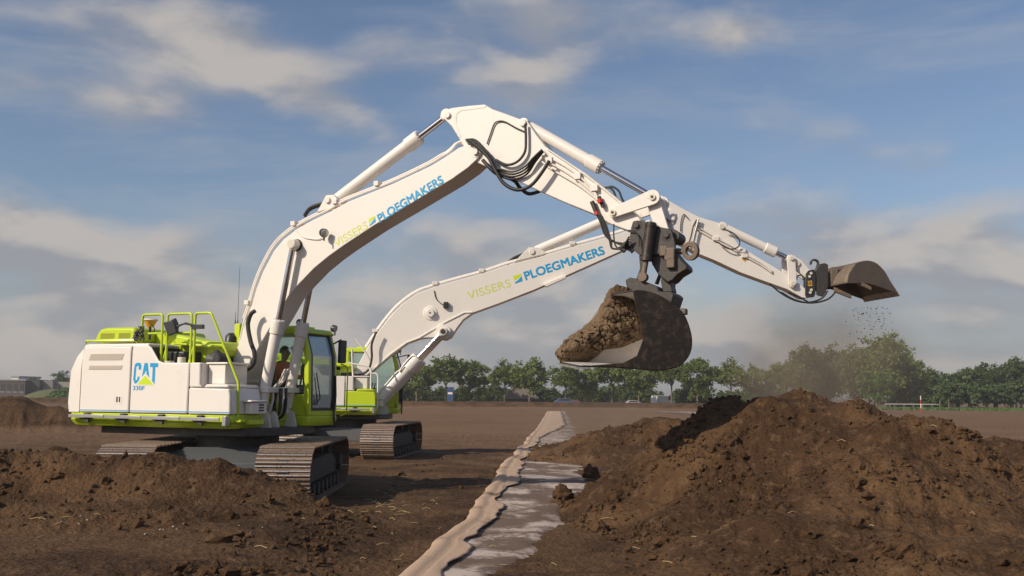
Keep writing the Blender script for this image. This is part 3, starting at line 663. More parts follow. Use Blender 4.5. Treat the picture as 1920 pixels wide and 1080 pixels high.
def arc_tail(r, y0, y1, n=14):          # plan outline of the rounded tail from the boom side (y0) to the cab side (y1)
    a0 = math.pi+math.asin(-y0/r) if False else math.atan2(y0, -math.sqrt(r*r-y0*y0)); a1 = math.atan2(y1, -math.sqrt(r*r-y1*y1))
    if a0 < 0: a0 += 2*math.pi
    if a1 < 0: a1 += 2*math.pi
    return [(r*math.cos(a0+(a1-a0)*i/n), r*math.sin(a0+(a1-a0)*i/n)) for i in range(n+1)]
YS = -1.45
def house(root, S, tool=None, rearx=-2.63, seam1=-1.385, seam2=-.005, front=.94, side=WHITE):
    tool = tool or side
    "upper structure built in machine space. side = colour of the doors"
    # deck skirt
    mb = MB(); tail = arc_tail(3.19, YS+.02, 1.42); prof = tail+[(front-.05, 1.42), (front-.05, -.45), (front, -.62), (front, YS+.10), (front-.1, YS+.02)]
    mb.zprism(prof, 1.40, 1.555)
    inner = [(x*.965, y*.95) for x, y in prof]
    n = len(prof); b = len(mb.v); mb.add([(x, y, 1.40) for x, y in prof]+[(x, y, 1.34) for x, y in [(p[0]*.985, p[1]*.975) for p in prof]]+[(x, y, 1.30) for x, y in inner], [(i, (i+1) % n, (i+1) % n+n, i+n) for i in range(n)]+[(i+n, (i+1) % n+n, (i+1) % n+2*n, i+2*n) for i in range(n)]+[tuple(range(3*n-1, 2*n-1, -1))])
    mb.obj('deck', LIME, root, .02)
    mb = MB(); mb.zprism([(-2.4, -1.1), (1.0, -1.1), (1.25, -.42), (1.25, .42), (1.0, 1.1), (-2.4, 1.1)], 1.16, 1.305); mb.obj('main_frame', DARK, root, .01)
    for yy in (-.36, .31):
        mb = MB(); mb.prism([(-.15, 1.306), (.66, 1.306), (.55, 1.6), (.42, 1.8), (.32, 2.3), (.02, 2.3)], yy, yy+.05); mb.obj('boom_bracket', WHITE2, root, .01)
    for yy in (-.40, .40):
        mb = MB(); mb.prism([(.86, 1.306), (1.16, 1.306), (1.10, 1.56), (1.02, 1.62), (.94, 1.56)], yy-.13, yy-.115); mb.prism([(.86, 1.306), (1.16, 1.306), (1.10, 1.56), (1.02, 1.62), (.94, 1.56)], yy+.115, yy+.13); mb.obj('ram_lug', WHITE2, root, .006)
    # counterweight: rounded tail, its shoulder leaning in at the top
    out = []
    lev = [(1.558, 3.22, 0), (1.75, 3.25, 0), (2.35, 3.22, .0), (2.62, 3.10, .03), (2.78, 2.97, .08), (2.85, 2.84, .16)]
    V = []; nn = 26
    for z, r, ins in lev:
        for k in range(nn+1):
            t = k/nn; y = (YS+.005+ins*.6)+(2.88-ins*1.2)*t; xx = -math.sqrt(max(r*r-(y*.97)**2, .01)); V.append((xx, y, z))
    Fs = [(i*(nn+1)+k, i*(nn+1)+k+1, (i+1)*(nn+1)+k+1, (i+1)*(nn+1)+k) for i in range(len(lev)-1) for k in range(nn)]
    nb = len(V); lastz = lev[-1][0]
    V += [(rearx-.012-.0*1, YS+.005+ins*.6, z) for z, r, ins in lev]+[(rearx-.012, 1.435-ins*.6, z) for z, r, ins in lev]; m_ = len(lev)
    for i in range(m_-1):
        Fs += [(i*(nn+1), (i+1)*(nn+1), nb+i+1, nb+i), (i*(nn+1)+nn, nb+m_+i, nb+m_+i+1, (i+1)*(nn+1)+nn)]
    Fs += [tuple(list(range((m_-1)*(nn+1), m_*(nn+1)))+[nb+2*m_-1, nb+m_-1]), tuple(list(range(nn, -1, -1))+[nb, nb+m_]), tuple([nb+i for i in range(m_)]+[nb+m_+i for i in range(m_-1, -1, -1)])]
    mb = MB(); mb.add(V, Fs); cw = mb.obj('counterweight', side, root, .02, smooth=30)
    # dark core the doors hang on
    mb = MB(); mb.box(rearx+.04, -.97, YS+.03, 1.36, 1.556, 2.78); mb.box(-.968, -.1, YS+.03, 1.36, 1.556, 2.46); mb.box(-.1, front-.05, YS+.03, -.56, 1.556, 2.0); mb.obj('engine_bay', SEAM, root)
    # doors
    def door(poly, nm='side_door', y0=YS-.012, y1=YS+.03, m_=side, bev=.022): mb = MB(); mb.prism(poly, y0, y1); return mb.obj(nm, m_, root, bev)
    g = .012
    ang = lambda z: .05 if z > 2.5 else 0
    d1 = door([(rearx+g, 1.562), (seam1-g, 1.562), (seam1-g, 2.70), (seam1-g+.0, 2.80), (rearx+.06, 2.80), (rearx+g, 2.62)])
    d2 = door([(seam1+g, 1.562), (seam2-g, 1.562), (seam2-g, 2.49), (-.62, 2.49), (-.74, 2.53), (-.93, 2.78), (-1.02, 2.82), (seam1+.03, 2.82), (seam1+g, 2.72)])
    # tops of the doors folding over to the hood
    mb = MB(); mb.prism([(rearx+.02, 2.78), (-1.02, 2.78), (-1.02, 2.86), (rearx+.08, 2.86)], YS+.035, 1.3); mb.obj('hood_ledge', side, root, .03)
    d3 = door([(seam2+g, 2.045), (.30, 2.045), (.24, 2.09), (.235, 2.49), (seam2+g, 2.49)], 'filler_panel')
    d4 = door([(seam2+g, 1.562), (front, 1.562), (front-.01, 1.90), (front-.05, 2.02), (seam2+g, 2.03)], 'tool_box_door', m_=tool)
    mb = MB(); mb.box(seam2, .235, YS+.032, -.6, 2.0, 2.487); mb.box(-.9, seam2, YS+.032, -.4, 2.3, 2.482); mb.obj('fuel_tank', side, root, .02)
    mb = MB(); mb.prism([(.32, 2.035), (.38, 2.10), (front-.09, 2.10), (front-.05, 2.035)], YS, -.56); mb.obj('tool_box_lid', tool, root, .025)
    mb = MB(); mb.prism([(front-.045, 1.562), (front-.003, 1.562), (front-.02, 1.91), (front-.06, 2.03), (front-.10, 2.03)], YS+.035, -.56); f_ = mb.obj('tool_box_front', tool, root, .02)
    mb = MB(); mb.box(.26, .64, -1.25, -.62, 2.105, 2.46); mb.box(.22, .70, -1.28, -.6, 2.462, 2.50); gb = mb.obj('valve_box', side, root, .012)
    mb = MB(); mb.box(front+.0, front+.20, -1.12, -.60, 1.78, 1.82); mb.box(front+.0, front+.16, -1.05, -.60, 1.565, 1.775); st = mb.obj('step_box', side, root, .02)
    mb = MB()
    for k in range(3): mb.box(front+.161, front+.166, -.84, -.70, 1.615+k*.05, 1.645+k*.05)
    mb.obj('step_vent', BLACKP, st)
    # blue pinstripe
    mb = MB()
    for a, b_ in ((rearx+g, seam1-g), (seam1+g, seam2-g), (seam2+g, front)): mb.add([(a, YS-.0138, 1.590), (b_, YS-.0138, 1.590), (b_, YS-.0138, 1.606), (a, YS-.0138, 1.606)], [(0, 1, 2, 3)])
    mb.obj('pinstripe', BLUE, root, smooth=0)
    # louvre panels
    for z0, z1, xa, xb, sl in ((2.545, 2.665, -2.44, -1.56, .05), (2.365, 2.445, -2.43, -1.59, .02)):
        mb = MB(); mb.prism([(xa, z0), (xb-sl, z0), (xb, z1), (xa+sl, z1)], YS-.018, YS-.011)
        for q in range(int((z1-z0)/.02)): mb.box(xa+.05, xb-.05, YS-.021, YS-.017, z0+.008+q*.02, z0+.016+q*.02)
        mb.obj('louvre', VENT, root)
    mb = MB(); mb.box(-1.72, -1.56, YS-.016, YS-.011, 1.72, 1.87); o = mb.obj('latch_plate', side, root, .004)
    mb = MB(); mb.box(-1.70, -1.665, YS-.019, YS-.015, 1.755, 1.855); mb.box(-1.635, -1.605, YS-.019, YS-.015, 1.755, 1.855); mb.obj('latch_slot', BLACKP, o)
    # aluminium guard rail along the skirt
    for k in range(4):
        a = -2.80+k*.90; mb = MB(); mb.box(a, a+.885, YS-.10, YS-.07, 1.455-.004*k, 1.515-.004*k); mb.obj('guard_rail', GREY, root, .006)
        mb = MB(); mb.box(a+.36, a+.46, YS-.07, YS+.03, 1.44, 1.54); mb.prism([(a+.2, 1.45), (a+.46, 1.45), (a+.46, 1.36)], YS-.05, YS-.01); mb.obj('rail_bracket', DARK, root)
    mb = MB(); mb.box(front-.10, front-.02, YS-.09, YS+.03, 1.36, 1.53); mb.obj('rail_bracket', GREY, root, .006)
    # lime hood
    mb = MB(); mb.prism([(-2.66, 2.90), (-1.62, 2.90), (-1.62, 3.15), (-1.70, 3.19), (-2.38, 3.19), (-2.52, 3.16), (-2.60, 3.06)], -1.15, .9); h = mb.obj('engine_hood', LIME, root, .05)
    for a, b_ in ((-2.50, -2.14), (-2.04, -1.74)):
        mb = MB(); mb.prism([(a, 2.98), (b_, 2.98), (b_, 3.08), (a+.03, 3.08)], -1.157, -1.14)
        for q in range(12): mb.box(a+.02+q*(b_-a-.04)/12, a+.03+q*(b_-a-.04)/12, -1.16, -1.15, 2.985, 3.075)
        mb.obj('hood_grille', mat('olive_mesh', (.32, .34, .02), .6) if 'olive_mesh' not in bpy.data.materials else bpy.data.materials['olive_mesh'], h)
    mb = MB(); mb.tube([(-2.72, -1.28, 2.87), (-2.72, -1.28, 2.93), (-1.45, -1.28, 2.93), (-1.42, -1.28, 2.88)], .022, 8); mb.tube([(-2.3, -1.28, 2.93), (-2.3, -1.25, 2.87)], .018, 6); mb.obj('hood_rail', LIME, root)
    mb = MB(); mb.prism([(-1.62, 2.72), (.05, 2.62), (.12, 2.80), (.02, 2.92), (-.5, 2.95), (-1.0, 3.06), (-1.62, 3.12)], -.62, -.08); h2 = mb.obj('rear_hood', LIME, root, .05)
    mb = MB(); mb.prism([(-.95, 2.86), (.02, 2.79), (.02, 2.84), (-.95, 2.90)], -.86, -.6); mb.box(-.70, -.46, -.84, -.80, 2.92, 2.96); mb.prism([(-1.5, 2.5), (-.3, 2.45), (-.3, 2.80), (-1.5, 2.9)], -.62, -.58); mb.obj('hood_shelf', LIME, root, .015)
    mb = MB(); mb.box(-.98, .1, -.57, -.40, 2.3, 2.62); mb.box(-.95, -.45, -1.1, -.55, 2.49, 2.72); mb.obj('engine_parts', BLACKP, root, .03)
    mb = MB(); mb.cyl((-2.05, .45, 3.15), (-2.05, .45, 3.34), .055, 14); mb.tube([(-2.05, .45, 3.34), (-2.12, .45, 3.46)], .055, 14); mb.obj('exhaust_pipe', DARK, root)
    mb = MB(); mb.cyl((-.42, -1.2, 2.48), (-.42, -1.2, 2.60), .075, 18); mb.cur = 1; mb.cyl((-.42, -1.2, 2.60), (-.42, -1.2, 2.65), .06, 18); mb.obj('filler_neck', [CREAM, BLACKP], root, .006)
    mb = MB(); mb.cyl((-.72, -1.2, 2.48), (-.72, -1.2, 2.53), .11, 18); mb.obj('tank_cap', CREAM, root, .006)

    return root
house(ex1, None)
# hand rails
def rail(pts, nm='hand_rail', r=.024): mb = MB(); mb.tube(smooth_path(pts, 4) if False else pts, r, 10); return mb.obj(nm, LIME, ex1, smooth=60)
def rounded(pts, rad=.07, k=4):
    P = [Vector(p) for p in pts]; out = [P[0]]
    for i in range(1, len(P)-1):
        a = (P[i-1]-P[i]).normalized(); b = (P[i+1]-P[i]).normalized()
        for j in range(k+1):
            t = j/k; out.append((P[i]+a*rad)*(1-t)**2+P[i]*2*t*(1-t)+(P[i]+b*rad)*t*t)
    return out+[P[-1]]
yr = -1.28
rail(rounded([(-1.33, yr, 2.78), (-1.33, yr, 3.41), (-.84, yr, 3.41), (-.84, yr, 2.48)])); rail([(-1.33, yr, 3.05), (-.84, yr, 3.05)], r=.02)
rail(rounded([(-.72, yr, 2.48), (-.72, yr, 3.41), (-.15, yr, 3.41), (-.15, yr, 2.48)])); rail([(-.72, yr, 3.05), (-.15, yr, 3.05)], r=.02)
rail(rounded([(-.07, yr, 2.48), (-.07, yr, 3.41), (.29, yr, 3.41), (.93, yr+.05, 2.12), (.945, yr+.05, 1.47)], .06)); 
rail([(-.80, yr, 2.5), (-.70, yr, 2.85)], r=.018); rail([(-.18, yr, 2.5), (-.08, yr, 2.8)], r=.018)
mb = MB(); mb.box(.86, 1.06, yr-.02, yr+.12, 1.42, 1.47); mb.box(1.0, 1.12, -1.1, -.7, 1.38, 1.46); mb.obj('rail_foot', LIME, ex1, .01)
# satellite receiver, mirror, cable bundle, aerials
mb = MB(); p = M1.P3(281, 640, -.95); q = M1.P3(282, 603, -.95)
mb.tube([(q.x, -.95, 2.95), (q.x, -.95, q.z-.10)], .025, 10); o = mb.obj('receiver_mast', BLACK, ex1)
mb = MB(); mb.tube([(q.x, -.95, q.z-.11), (q.x, -.95, q.z-.03), (q.x, -.95, q.z+.02)], [.06, .10, .13], 16); r_o = mb.obj('satellite_receiver', YEL, ex1, .006)
mb = MB(); mb.tube([(q.x, -.95, q.z+.021), (q.x, -.95, q.z+.05)], [.145, .12], 18); mb.obj('cap', CREAM, r_o)
mb = MB(); mb.tube(smooth_path([(q.x+.06, -.99, q.z-.05), (q.x+.16, -1.0, q.z-.16), (q.x+.08, -1.0, q.z-.26)]), .01, 6); mb.obj('cable', BLACK, r_o)
mb = MB(); q = M1.P3(320, 614, -1.42); u = Vector((.75, 0, -.25)); 
mb.add([(q.x-.15, -1.47, q.z+.09), (q.x+.05, -1.44, q.z+.15), (q.x+.16, -1.42, q.z-.10), (q.x-.04, -1.45, q.z-.17), (q.x-.12, -1.38, q.z+.08), (q.x+.06, -1.35, q.z+.13), (q.x+.15, -1.34, q.z-.09), (q.x-.02, -1.36, q.z-.14)],
       [(0, 1, 2, 3), (7, 6, 5, 4), (0, 4, 5, 1), (1, 5, 6, 2), (2, 6, 7, 3), (3, 7, 4, 0)]); mir = mb.obj('mirror', BLACKP, ex1, .02)
mb = MB(); mb.tube(smooth_path([(q.x+.08, -1.38, q.z), (q.x+.25, -1.36, q.z+.07), (q.x+.36, -1.33, q.z+.06), (q.x+.62, -1.30, q.z+.01)]), .022, 8); mb.box(q.x+.40, q.x+.66, -1.33, -1.27, q.z-.03, q.z+.05); mb.obj('arm', BLACKP, mir)
rr_ = random.Random(2)
for k in range(5):
    pts = [M1.P3(268-k*2, 612, -1.33)+Vector((0, rr_.uniform(-.03, .03), 0))]
    for j in range(4): pts.append(M1.P3(258+rr_.uniform(-8, 12), 620+j*6+rr_.uniform(-3, 3), -1.33-rr_.uniform(0, .06)))
    mb = MB(); mb.tube(smooth_path(pts, 5), .012, 6); mb.obj('cable_bundle', BLACK, ex1, smooth=60)
lamp(ex1, M1.P3(254, 628, -1.36), (-.5, -.6, -.6), .055); lamp(ex1, M1.P3(252, 636, -1.36), (-.6, -.4, -.8), .05)
mb = MB(); q = M1.P3(445, 607, .35); mb.box(q.x-.03, q.x+.10, .3, .42, 2.4, q.z+.0); mb.obj('aerial_post', LIME, ex1, .01)
for dx, tp in ((0, 500), (-.06, 585)):
    mb = MB(); zt = M1.P3(445, tp, .35).z; mb.tube([(q.x+dx, .36, q.z-.02), (q.x+dx, .36, q.z+.1), (q.x+dx, .36, zt)], [.02, .006, .003], 6); mb.obj('aerial', BLACK, ex1)
mb = MB(); q = M1.P3(434, 632, .30); mb.tube([q-Vector((0, .05, .15)), q, q+Vector((0, 0, .08))], [.10, .12, .06], 14); mb.obj('pre_cleaner', BLACKP, ex1)
mb = MB(); vs, fs = ico(3); q = M1.P3(408, 674, -1.0)
nz_ = [1+.25*math.sin(5*v[0]+2)*math.cos(4*v[1]) for v in vs]; mb.add([(q.x+v[0]*.22*n_, -1.0+v[1]*.16*n_, 2.50+max(0, v[2]*.17*n_+.04)) for v, n_ in zip(vs, nz_)], [tuple(f) for f in fs]); o = mb.obj('tool_bag', BLACK, None); o.parent = None
o.matrix_world = Matrix.Translation(M1.C) @ Matrix.Rotation(-M1.th, 4, 'Z'); tag(o, 'black tool bag lying on the box in front of the fuel tank', 'bag')
# logo on the door
# three heavy block letters, drawn as outlines in door space (u along, v up)
def glyphs(root, polys, o, ux, y, m_, nm):
    for k, pl in enumerate(polys):
        mb = MB(); mb.add([(o[0]+u*ux[0]+v*ux[1]*0, y, o[1]+v+u*ux[1]) for u, v in pl], [tuple(range(len(pl)))]); mb.obj(nm, m_, root, smooth=0)
Cg = [(.02, .08), (.06, .0), (.12, .0), (.165, .06), (.175, .13), (.125, .13), (.115, .075), (.085, .055), (.075, .10), (.085, .30), (.105, .335), (.135, .325), (.14, .26), (.20, .26), (.205, .33), (.18, .385), (.09, .39), (.045, .36), (.03, .28)]
Ag = [(.205, .02), (.265, .02), (.305, .235), (.325, .235), (.365, .02), (.425, .02), (.355, .385), (.275, .385)]
Tg = [(.41, .385), (.41, .31), (.475, .31), (.475, .0), (.54, .0), (.54, .31), (.605, .31), (.605, .385)]
glyphs(ex1, [Cg, Ag, Tg], (-1.335, 2.105), (1.0, -.012), YS-.0135, BLUE, 'door_lettering')
def L1q(px, py): return M1.L(px, py, YS-.015)
mb = MB(); tri = [L1q(257, 721), L1q(288, 721.5), L1q(272.5, 704)]; tri2 = [L1q(253, 722.5), L1q(292, 723), L1q(272.5, 699)]
mb.add([(x, YS-.0148, z) for x, z in tri2], [(0, 1, 2)]); mb.obj('logo_outline', WHITEM, ex1, smooth=0)
mb = MB(); mb.add([(x, YS-.0160, z) for x, z in tri], [(0, 1, 2)]); mb.obj('logo_triangle', LIMET, ex1, smooth=0)
text(ex1, '330F', BLUE, M1.L(249, 731.5, YS-.0135), M1.L(270.5, 732, YS-.0135), YS-.0135, .078, 0, 'model_number', heavy=.004)
# cab
cb = cab(ex1, -.35, 1.30, .46, 1.45, 1.31, 3.25)
lamp(cb, (1.02, .50, 3.33), (1, -.1, -.2), .075); lamp(cb, (1.22, 1.42, 3.27), (1, 0, -.25), .075)
mb = MB(); q = M1.P3(640, 658, 1.62); mb.prism([(q.x-.03, q.z-.26), (q.x+.04, q.z-.24), (q.x+.05, q.z+.22), (q.x-.02, q.z+.22)], 1.52, 1.76); mm = mb.obj('mirror', BLACKP, cb, .02)
mb = MB(); mb.tube([(1.15, 1.45, 2.95), (q.x, 1.6, q.z+.23)], .016, 8); mb.obj('arm', BLACK, mm) if False else mb.obj('mirror_arm', BLACK, cb)
mb = MB(); mb.tube(rounded([(1.33, 1.50, 2.55), (1.42, 1.62, 2.5), (1.42, 1.62, 1.55), (1.34, 1.50, 1.5)], .05), .016, 8); mb.obj('grab_rail', LIME, cb)
# boom
BW = .27
top = [(433, 688), (442, 659), (453, 628), (462, 602), (471, 575), (481, 540), (493, 509), (513, 471), (531, 449), (558, 428), (589, 411), (620, 396), (652, 378), (737, 344), (807, 311), (832, 296), (860, 277), (878, 270), (894, 271), (902, 280), (901, 290)]
bot = [(893, 300), (877, 315), (857, 329), (849, 335), (772, 381), (701, 423), (645, 460), (617, 480), (589, 503), (561, 532), (541, 555), (520, 592), (504, 618), (480, 660), (460, 695), (449, 713), (440, 722), (428, 712)]
def boom(root, M, top, bot, bw, foot):
    poly = M.poly(top+bot, -bw); mb = MB(); mb.prism(poly, -bw, bw)
    o = mb.obj('boom', WHITE, root, .014, smooth=25)
    return o, poly
bm1, bpoly = boom(ex1, M1, top, bot, BW, None)
mb = MB(); x, z = M1.L(440, 708, -BW); pin(mb, (x, z), .14, -.42, .42); mb.obj('boom_foot_pin', WHITE2, bm1)
x, z = M1.L(892, 285, -BW); mb = MB(); pin(mb, (x, z), .055, -BW-.05, BW+.05); mb.obj('boom_nose_pin', WHITE2, bm1)
# lower nose plates in shade
text(bm1, 'VISSERS', LIMEL, M1.L(630, 464, -BW-.006), M1.L(691, 427, -BW-.006), -BW-.003, .15, 0)
text(bm1, 'PLOEGMAKERS', BLUE, M1.L(712, 418, -BW-.006), M1.L(832, 343, -BW-.006), -BW-.003, .155, 0, heavy=.012)
logo_square(bm1, M1, [(693, 424), (704.5, 416), (703, 404), (690.5, 411)], -BW-.003)
lamp(bm1, M1.P3(608, 437, -BW-.16), (.8, -.5, -.3), .085)
hose(bm1, M1, [(553, 431), (570, 445), (595, 449), (606, 445)], -BW-.02, .008, WHITE2, 'lamp_cable')
# pipes along the top of the boom
tops = [(x_, y_) for x_, y_ in top if 455 < x_ < 835]
for k, (off, yy, r_) in enumerate(((4, -.19, .024), (7, -.12, .024), (5, -.05, .02), (5, .12, .024), (5, .19, .024))):
    pts = [(a-off*.75, b-off*.8) for a, b in tops]+[(845, 283-k), (858, 268), (874, 263+k*3)]
    hose(bm1, M1, pts, yy, r_, WHITE2, 'steel_pipe', 5)
for a, b in ((469, 572), (556, 424), (634, 383), (712, 349)):
    mb = MB(); q = M1.P3(a-5, b-5, -.2); mb.box(q.x-.05, q.x+.05, -.25, .25, q.z-.05, q.z+.04); mb.obj('pipe_clamp', WHITE2, bm1, .008)
# boom rams, one each side
for sy in (-1, 1):
    yy = .40*sy; P_ = M1.L(550, 458, -.40); B_ = M1.L(488, 775, -.40); G_ = M1.L(522, 600, -.40)
    ram(ex1, 'boom_ram', (B_[0], yy, B_[1]), (G_[0], yy, G_[1]), (P_[0], yy, P_[1]), .105, .056)
mb = MB(); P_ = M1.L(550, 458, -.40); pin(mb, P_, .075, -.47, .47); mb.cyl((P_[0], -.30, P_[1]), (P_[0], -BW, P_[1]), .115, 20); mb.obj('ram_pin', DARK, bm1, .008)
mb = MB(); mb.cyl((P_[0], -.475, P_[1]), (P_[0], -.49, P_[1]), .08, 20); mb.obj('pin_cap', CREAM, bm1)
mb = MB(); a = M1.P3(500, 731, -.40); mb.box(a.x-.09, a.x+.11, -.52, .52, a.z-.05, a.z+.05); mb.obj('ram_crossbar', WHITE2, ex1, .01)
# hose tangle at the boom foot and the fat hose up the back of the boom
hose(ex1, M1, [(478, 583), (470, 590), (465, 610), (470, 640), (477, 662), (475, 682), (462, 693), (440, 695)], -.46, .042, BLACK, 'fat_hose', 8)
rr_ = random.Random(9)
for k in range(9):
    x0 = 512+k*3.2
    hose(ex1, M1, [(x0, 728), (x0+rr_.uniform(-3, 3), 750), (x0-6+rr_.uniform(-6, 6), 775), (x0-14-rr_.uniform(0, 8), 787), (500+rr_.uniform(-8, 10), 790)], .0+rr_.uniform(-.25, .15), .022, BLACK if k % 3 else WHITE2, 'hydraulic_hose')
for k in range(4): hose(ex1, M1, [(440-k*4, 715), (447-k*3, 680), (458-k*3, 640), (466-k*3, 605), (472-k*2, 575)], -.18+.08*k, .018, WHITE2, 'steel_pipe')
for k in range(3): hose(ex1, M1, [(541-k*3, 692), (537-k*3, 700), (533-k*4, 713), (520-k*3, 726)], .1+.06*k, .018, WHITE2, 'steel_pipe')
# stick ram on top of the boom
ram(ex1, 'stick_ram', M1.P3(626, 379, 0), M1.P3(790, 262, 0), M1.P3(839.5, 216, 0), .115, .06)
mb = MB(); a = M1.L(626, 379, 0); mb.prism([(a[0]-.25, a[1]-.22), (a[0]+.3, a[1]-.10), (a[0]+.12, a[1]+.10), (a[0]-.05, a[1]+.10)], -.20, -.13); mb.prism([(a[0]-.25, a[1]-.22), (a[0]+.3, a[1]-.10), (a[0]+.12, a[1]+.10), (a[0]-.05, a[1]+.10)], .13, .20); pin(mb, a, .06, -.24, .24); mb.obj('ram_bracket', WHITE2, bm1, .01)
for k in range(2): hose(ex1, M1, [(571, 404+2*k), (580, 391+3*k), (595, 384+3*k), (612, 380+3*k), (628, 372+5*k)], -.05+.1*k, .032, BLACK, 'hose')
# stick
SW = .225
spoly_px = [(832, 222), (833, 212), (839, 204.5), (848, 202), (856, 201), (880, 198), (908, 195.5), (922, 204), (950, 214), (974, 223), (986, 224), (992, 232), (1005, 252), (1022, 274), (1058, 299), (1097, 324), (1141, 358), (1172, 384), (1196, 405), (1204, 418), (1203, 430), (1192, 437), (1180, 433), (1166, 428), (1140, 418), (1113, 401), (1058, 379), (1013, 359), (960, 334), (913, 313), (893, 304), (880, 291), (868, 272), (858, 255), (846, 236)]
mb = MB(); mb.prism(M1.poly(spoly_px, -SW), -SW, SW); stick = mb.obj('stick', WHITE, ex1, .014, smooth=25)
mb = MB(); mb.prism(M1.poly([(864, 256), (855, 232), (857, 214), (864, 208), (909, 202), (912, 198.5), (862, 204.5), (852, 211), (851, 233), (861, 258)], -SW), -SW-.006, -SW+.01); mb.obj('weld_bead', WHITE2, stick)
mb = MB(); pin(mb, M1.L(839.5, 216, -SW), .06, -SW-.04, SW+.04); pin(mb, M1.L(981, 231, -SW), .06, -SW-.04, SW+.04); pin(mb, M1.L(894, 288, -SW), .09, -SW-.05, SW+.05); mb.obj('stick_pin', WHITE2, stick, .006)
ram(ex1, 'bucket_ram', M1.P3(985, 234, 0), M1.P3(1126, 316, 0), M1.P3(1226, 371, 0), .105, .055)
# links
def link(p0, p1, y, w0, w1, th, name, m_=WHITE2, pinr=.035):
    x0, z0 = p0; x1, z1 = p1; dx, dz = x1-x0, z1-z0; L = math.hypot(dx, dz); ux, uz = dx/L, dz/L; nx, nz = -uz, ux
    a = math.atan2(uz, ux); pts = arcpts(p1, w1, a-math.pi/2, a+math.pi/2, 8)+arcpts(p0, w0, a+math.pi/2, a+1.5*math.pi, 8)
    mb = MB(); mb.prism(pts, y-th/2, y+th/2); o = mb.obj(name, m_, ex1 if name != 'bucket_link2' else ex1, .008)
    m2 = MB(); m2.cyl((x0, y-th/2-.03, z0), (x0, y+th/2+.03, z0), pinr*1.5, 14); m2.cyl((x1, y-th/2-.03, z1), (x1, y+th/2+.03, z1), pinr*1.5, 14) if False else None; m2.cur = 1
    m2.cyl((x0, y-th/2-.031, z0), (x0, y-th/2-.036, z0), pinr*.7, 12); m2.obj('link_pin', [CREAM, DARK], o); m2 = MB(); m2.cyl((x1, y-th/2-.03, z1), (x1, y+th/2+.03, z1), pinr*1.5, 14); m2.cur = 1; m2.cyl((x1, y-th/2-.031, z1), (x1, y-th/2-.036, z1), pinr*.7, 12)
    m2.obj('link_pin', [CREAM, DARK], o); return o
yk = -.30
link(M1.L(1150, 399, yk), M1.L(1224, 370, yk), yk, .085, .125, .05, 'side_link'); link(M1.L(1150, 399, yk), M1.L(1224, 370, yk), -yk, .085, .125, .05, 'side_link')
mb = MB(); A = M1.L(1228, 372, 0); B = M1.L(1249, 440, 0); 
mb.prism([(A[0]-.12, A[1]+.02), (A[0]+.10, A[1]+.05), (B[0]+.12, B[1]), (B[0]-.10, B[1]-.05)], -.24, -.17); mb.prism([(A[0]-.12, A[1]+.02), (A[0]+.10, A[1]+.05), (B[0]+.12, B[1]), (B[0]-.10, B[1]-.05)], .17, .24)
mb.prism([(A[0]-.05, A[1]-.2), (A[0]+.09, A[1]-.2), (B[0]+.06, B[1]+.25), (B[0]-.08, B[1]+.25)], -.17, .17); mb.cyl((A[0], -.33, A[1]), (A[0], .33, A[1]), .075, 18)
lk = mb.obj('bucket_link', WHITE2, ex1, .012)
mb = MB(); e = M1.P3(1262, 409, .22); mb.ring(e, (0, 1, 0), .035, .075, .02, 18); mb.obj('lifting_eye', WHITE2, lk)
# hoses over the stick
for k in range(4):
    d = k*4.2
    hose(stick, M1, [(873+d*.4, 262+d*.6), (890+d*.5, 262+d), (905+d, 276+d), (918+d*.8, 300+d), (933+d*.6, 324-d*.5), (958+d*.3, 336-1.1*d), (986-d*.2, 328-1.2*d), (1004-d*.3, 303-d*.6), (1019-d*.2, 284-d*.3)], -.28-.03*k, .018, BLACK, 'hydraulic_hose')
hose(stick, M1, [(880, 262), (912, 290), (928, 318), (945, 344), (970, 356), (995, 348), (1015, 325), (1030, 301)], -.40, .032, BLACK, 'hydraulic_hose')
hose(stick, M1, [(905, 300), (930, 325, -.3), (963, 338, .1), (975, 352, .3), (990, 363, .35), (1005, 361, .35), (1014, 357, .30)], -.32, .034, BLACK, 'hydraulic_hose')
hose(stick, M1, [(985, 232), (986, 260), (984, 285), (970, 303), (950, 309), (930, 300)], -.30, .024, BLACK, 'hydraulic_hose')
hose(stick, M1, [(913, 270), (920, 250), (927, 232), (936, 227), (948, 229), (968, 240), (984, 247)], -.25, .012, BLACK, 'cable')
for k in range(3):
    hose(stick, M1, [(1020-k*3, 283+k*9), (1035-k*2, 297+k*9), (1062-k*2, 313+k*9), (1090-k*2, 334+k*7), (1112, 356+k*6), (1121+k*2, 372+k*4)], -.26, .018, WHITE2, 'steel_pipe')
hose(stick, M1, [(1027, 280), (1060, 302), (1100, 330), (1140, 361), (1165, 382)], -.25, .016, WHITE2, 'steel_pipe')
for a, b in ((1030, 300), (1083, 330), (1115, 352)): 
    mb = MB(); q = M1.P3(a, b, -.27); mb.box(q.x-.06, q.x+.06, -.30, -.22, q.z-.06, q.z+.05); mb.obj('pipe_clamp', WHITE2, stick, .008)
mb = MB(); a = M1.P3(1110, 378, -.29); b = M1.P3(1119, 400, -.29); mb.tube([a, b], .04, 12); a2 = M1.P3(1123, 369, -.29); b2 = M1.P3(1131, 388, -.29); mb.tube([a2, b2], .035, 12); mb.obj('hose_coupling', DARK, stick)
mb = MB(); mb.tube([M1.P3(1123.5, 374, -.33), M1.P3(1125.5, 380, -.33)], .042, 12); mb.tube([M1.P3(1118, 397, -.32), M1.P3(1120, 403, -.32)], .034, 12); mb.obj('red_cap', RED, stick)
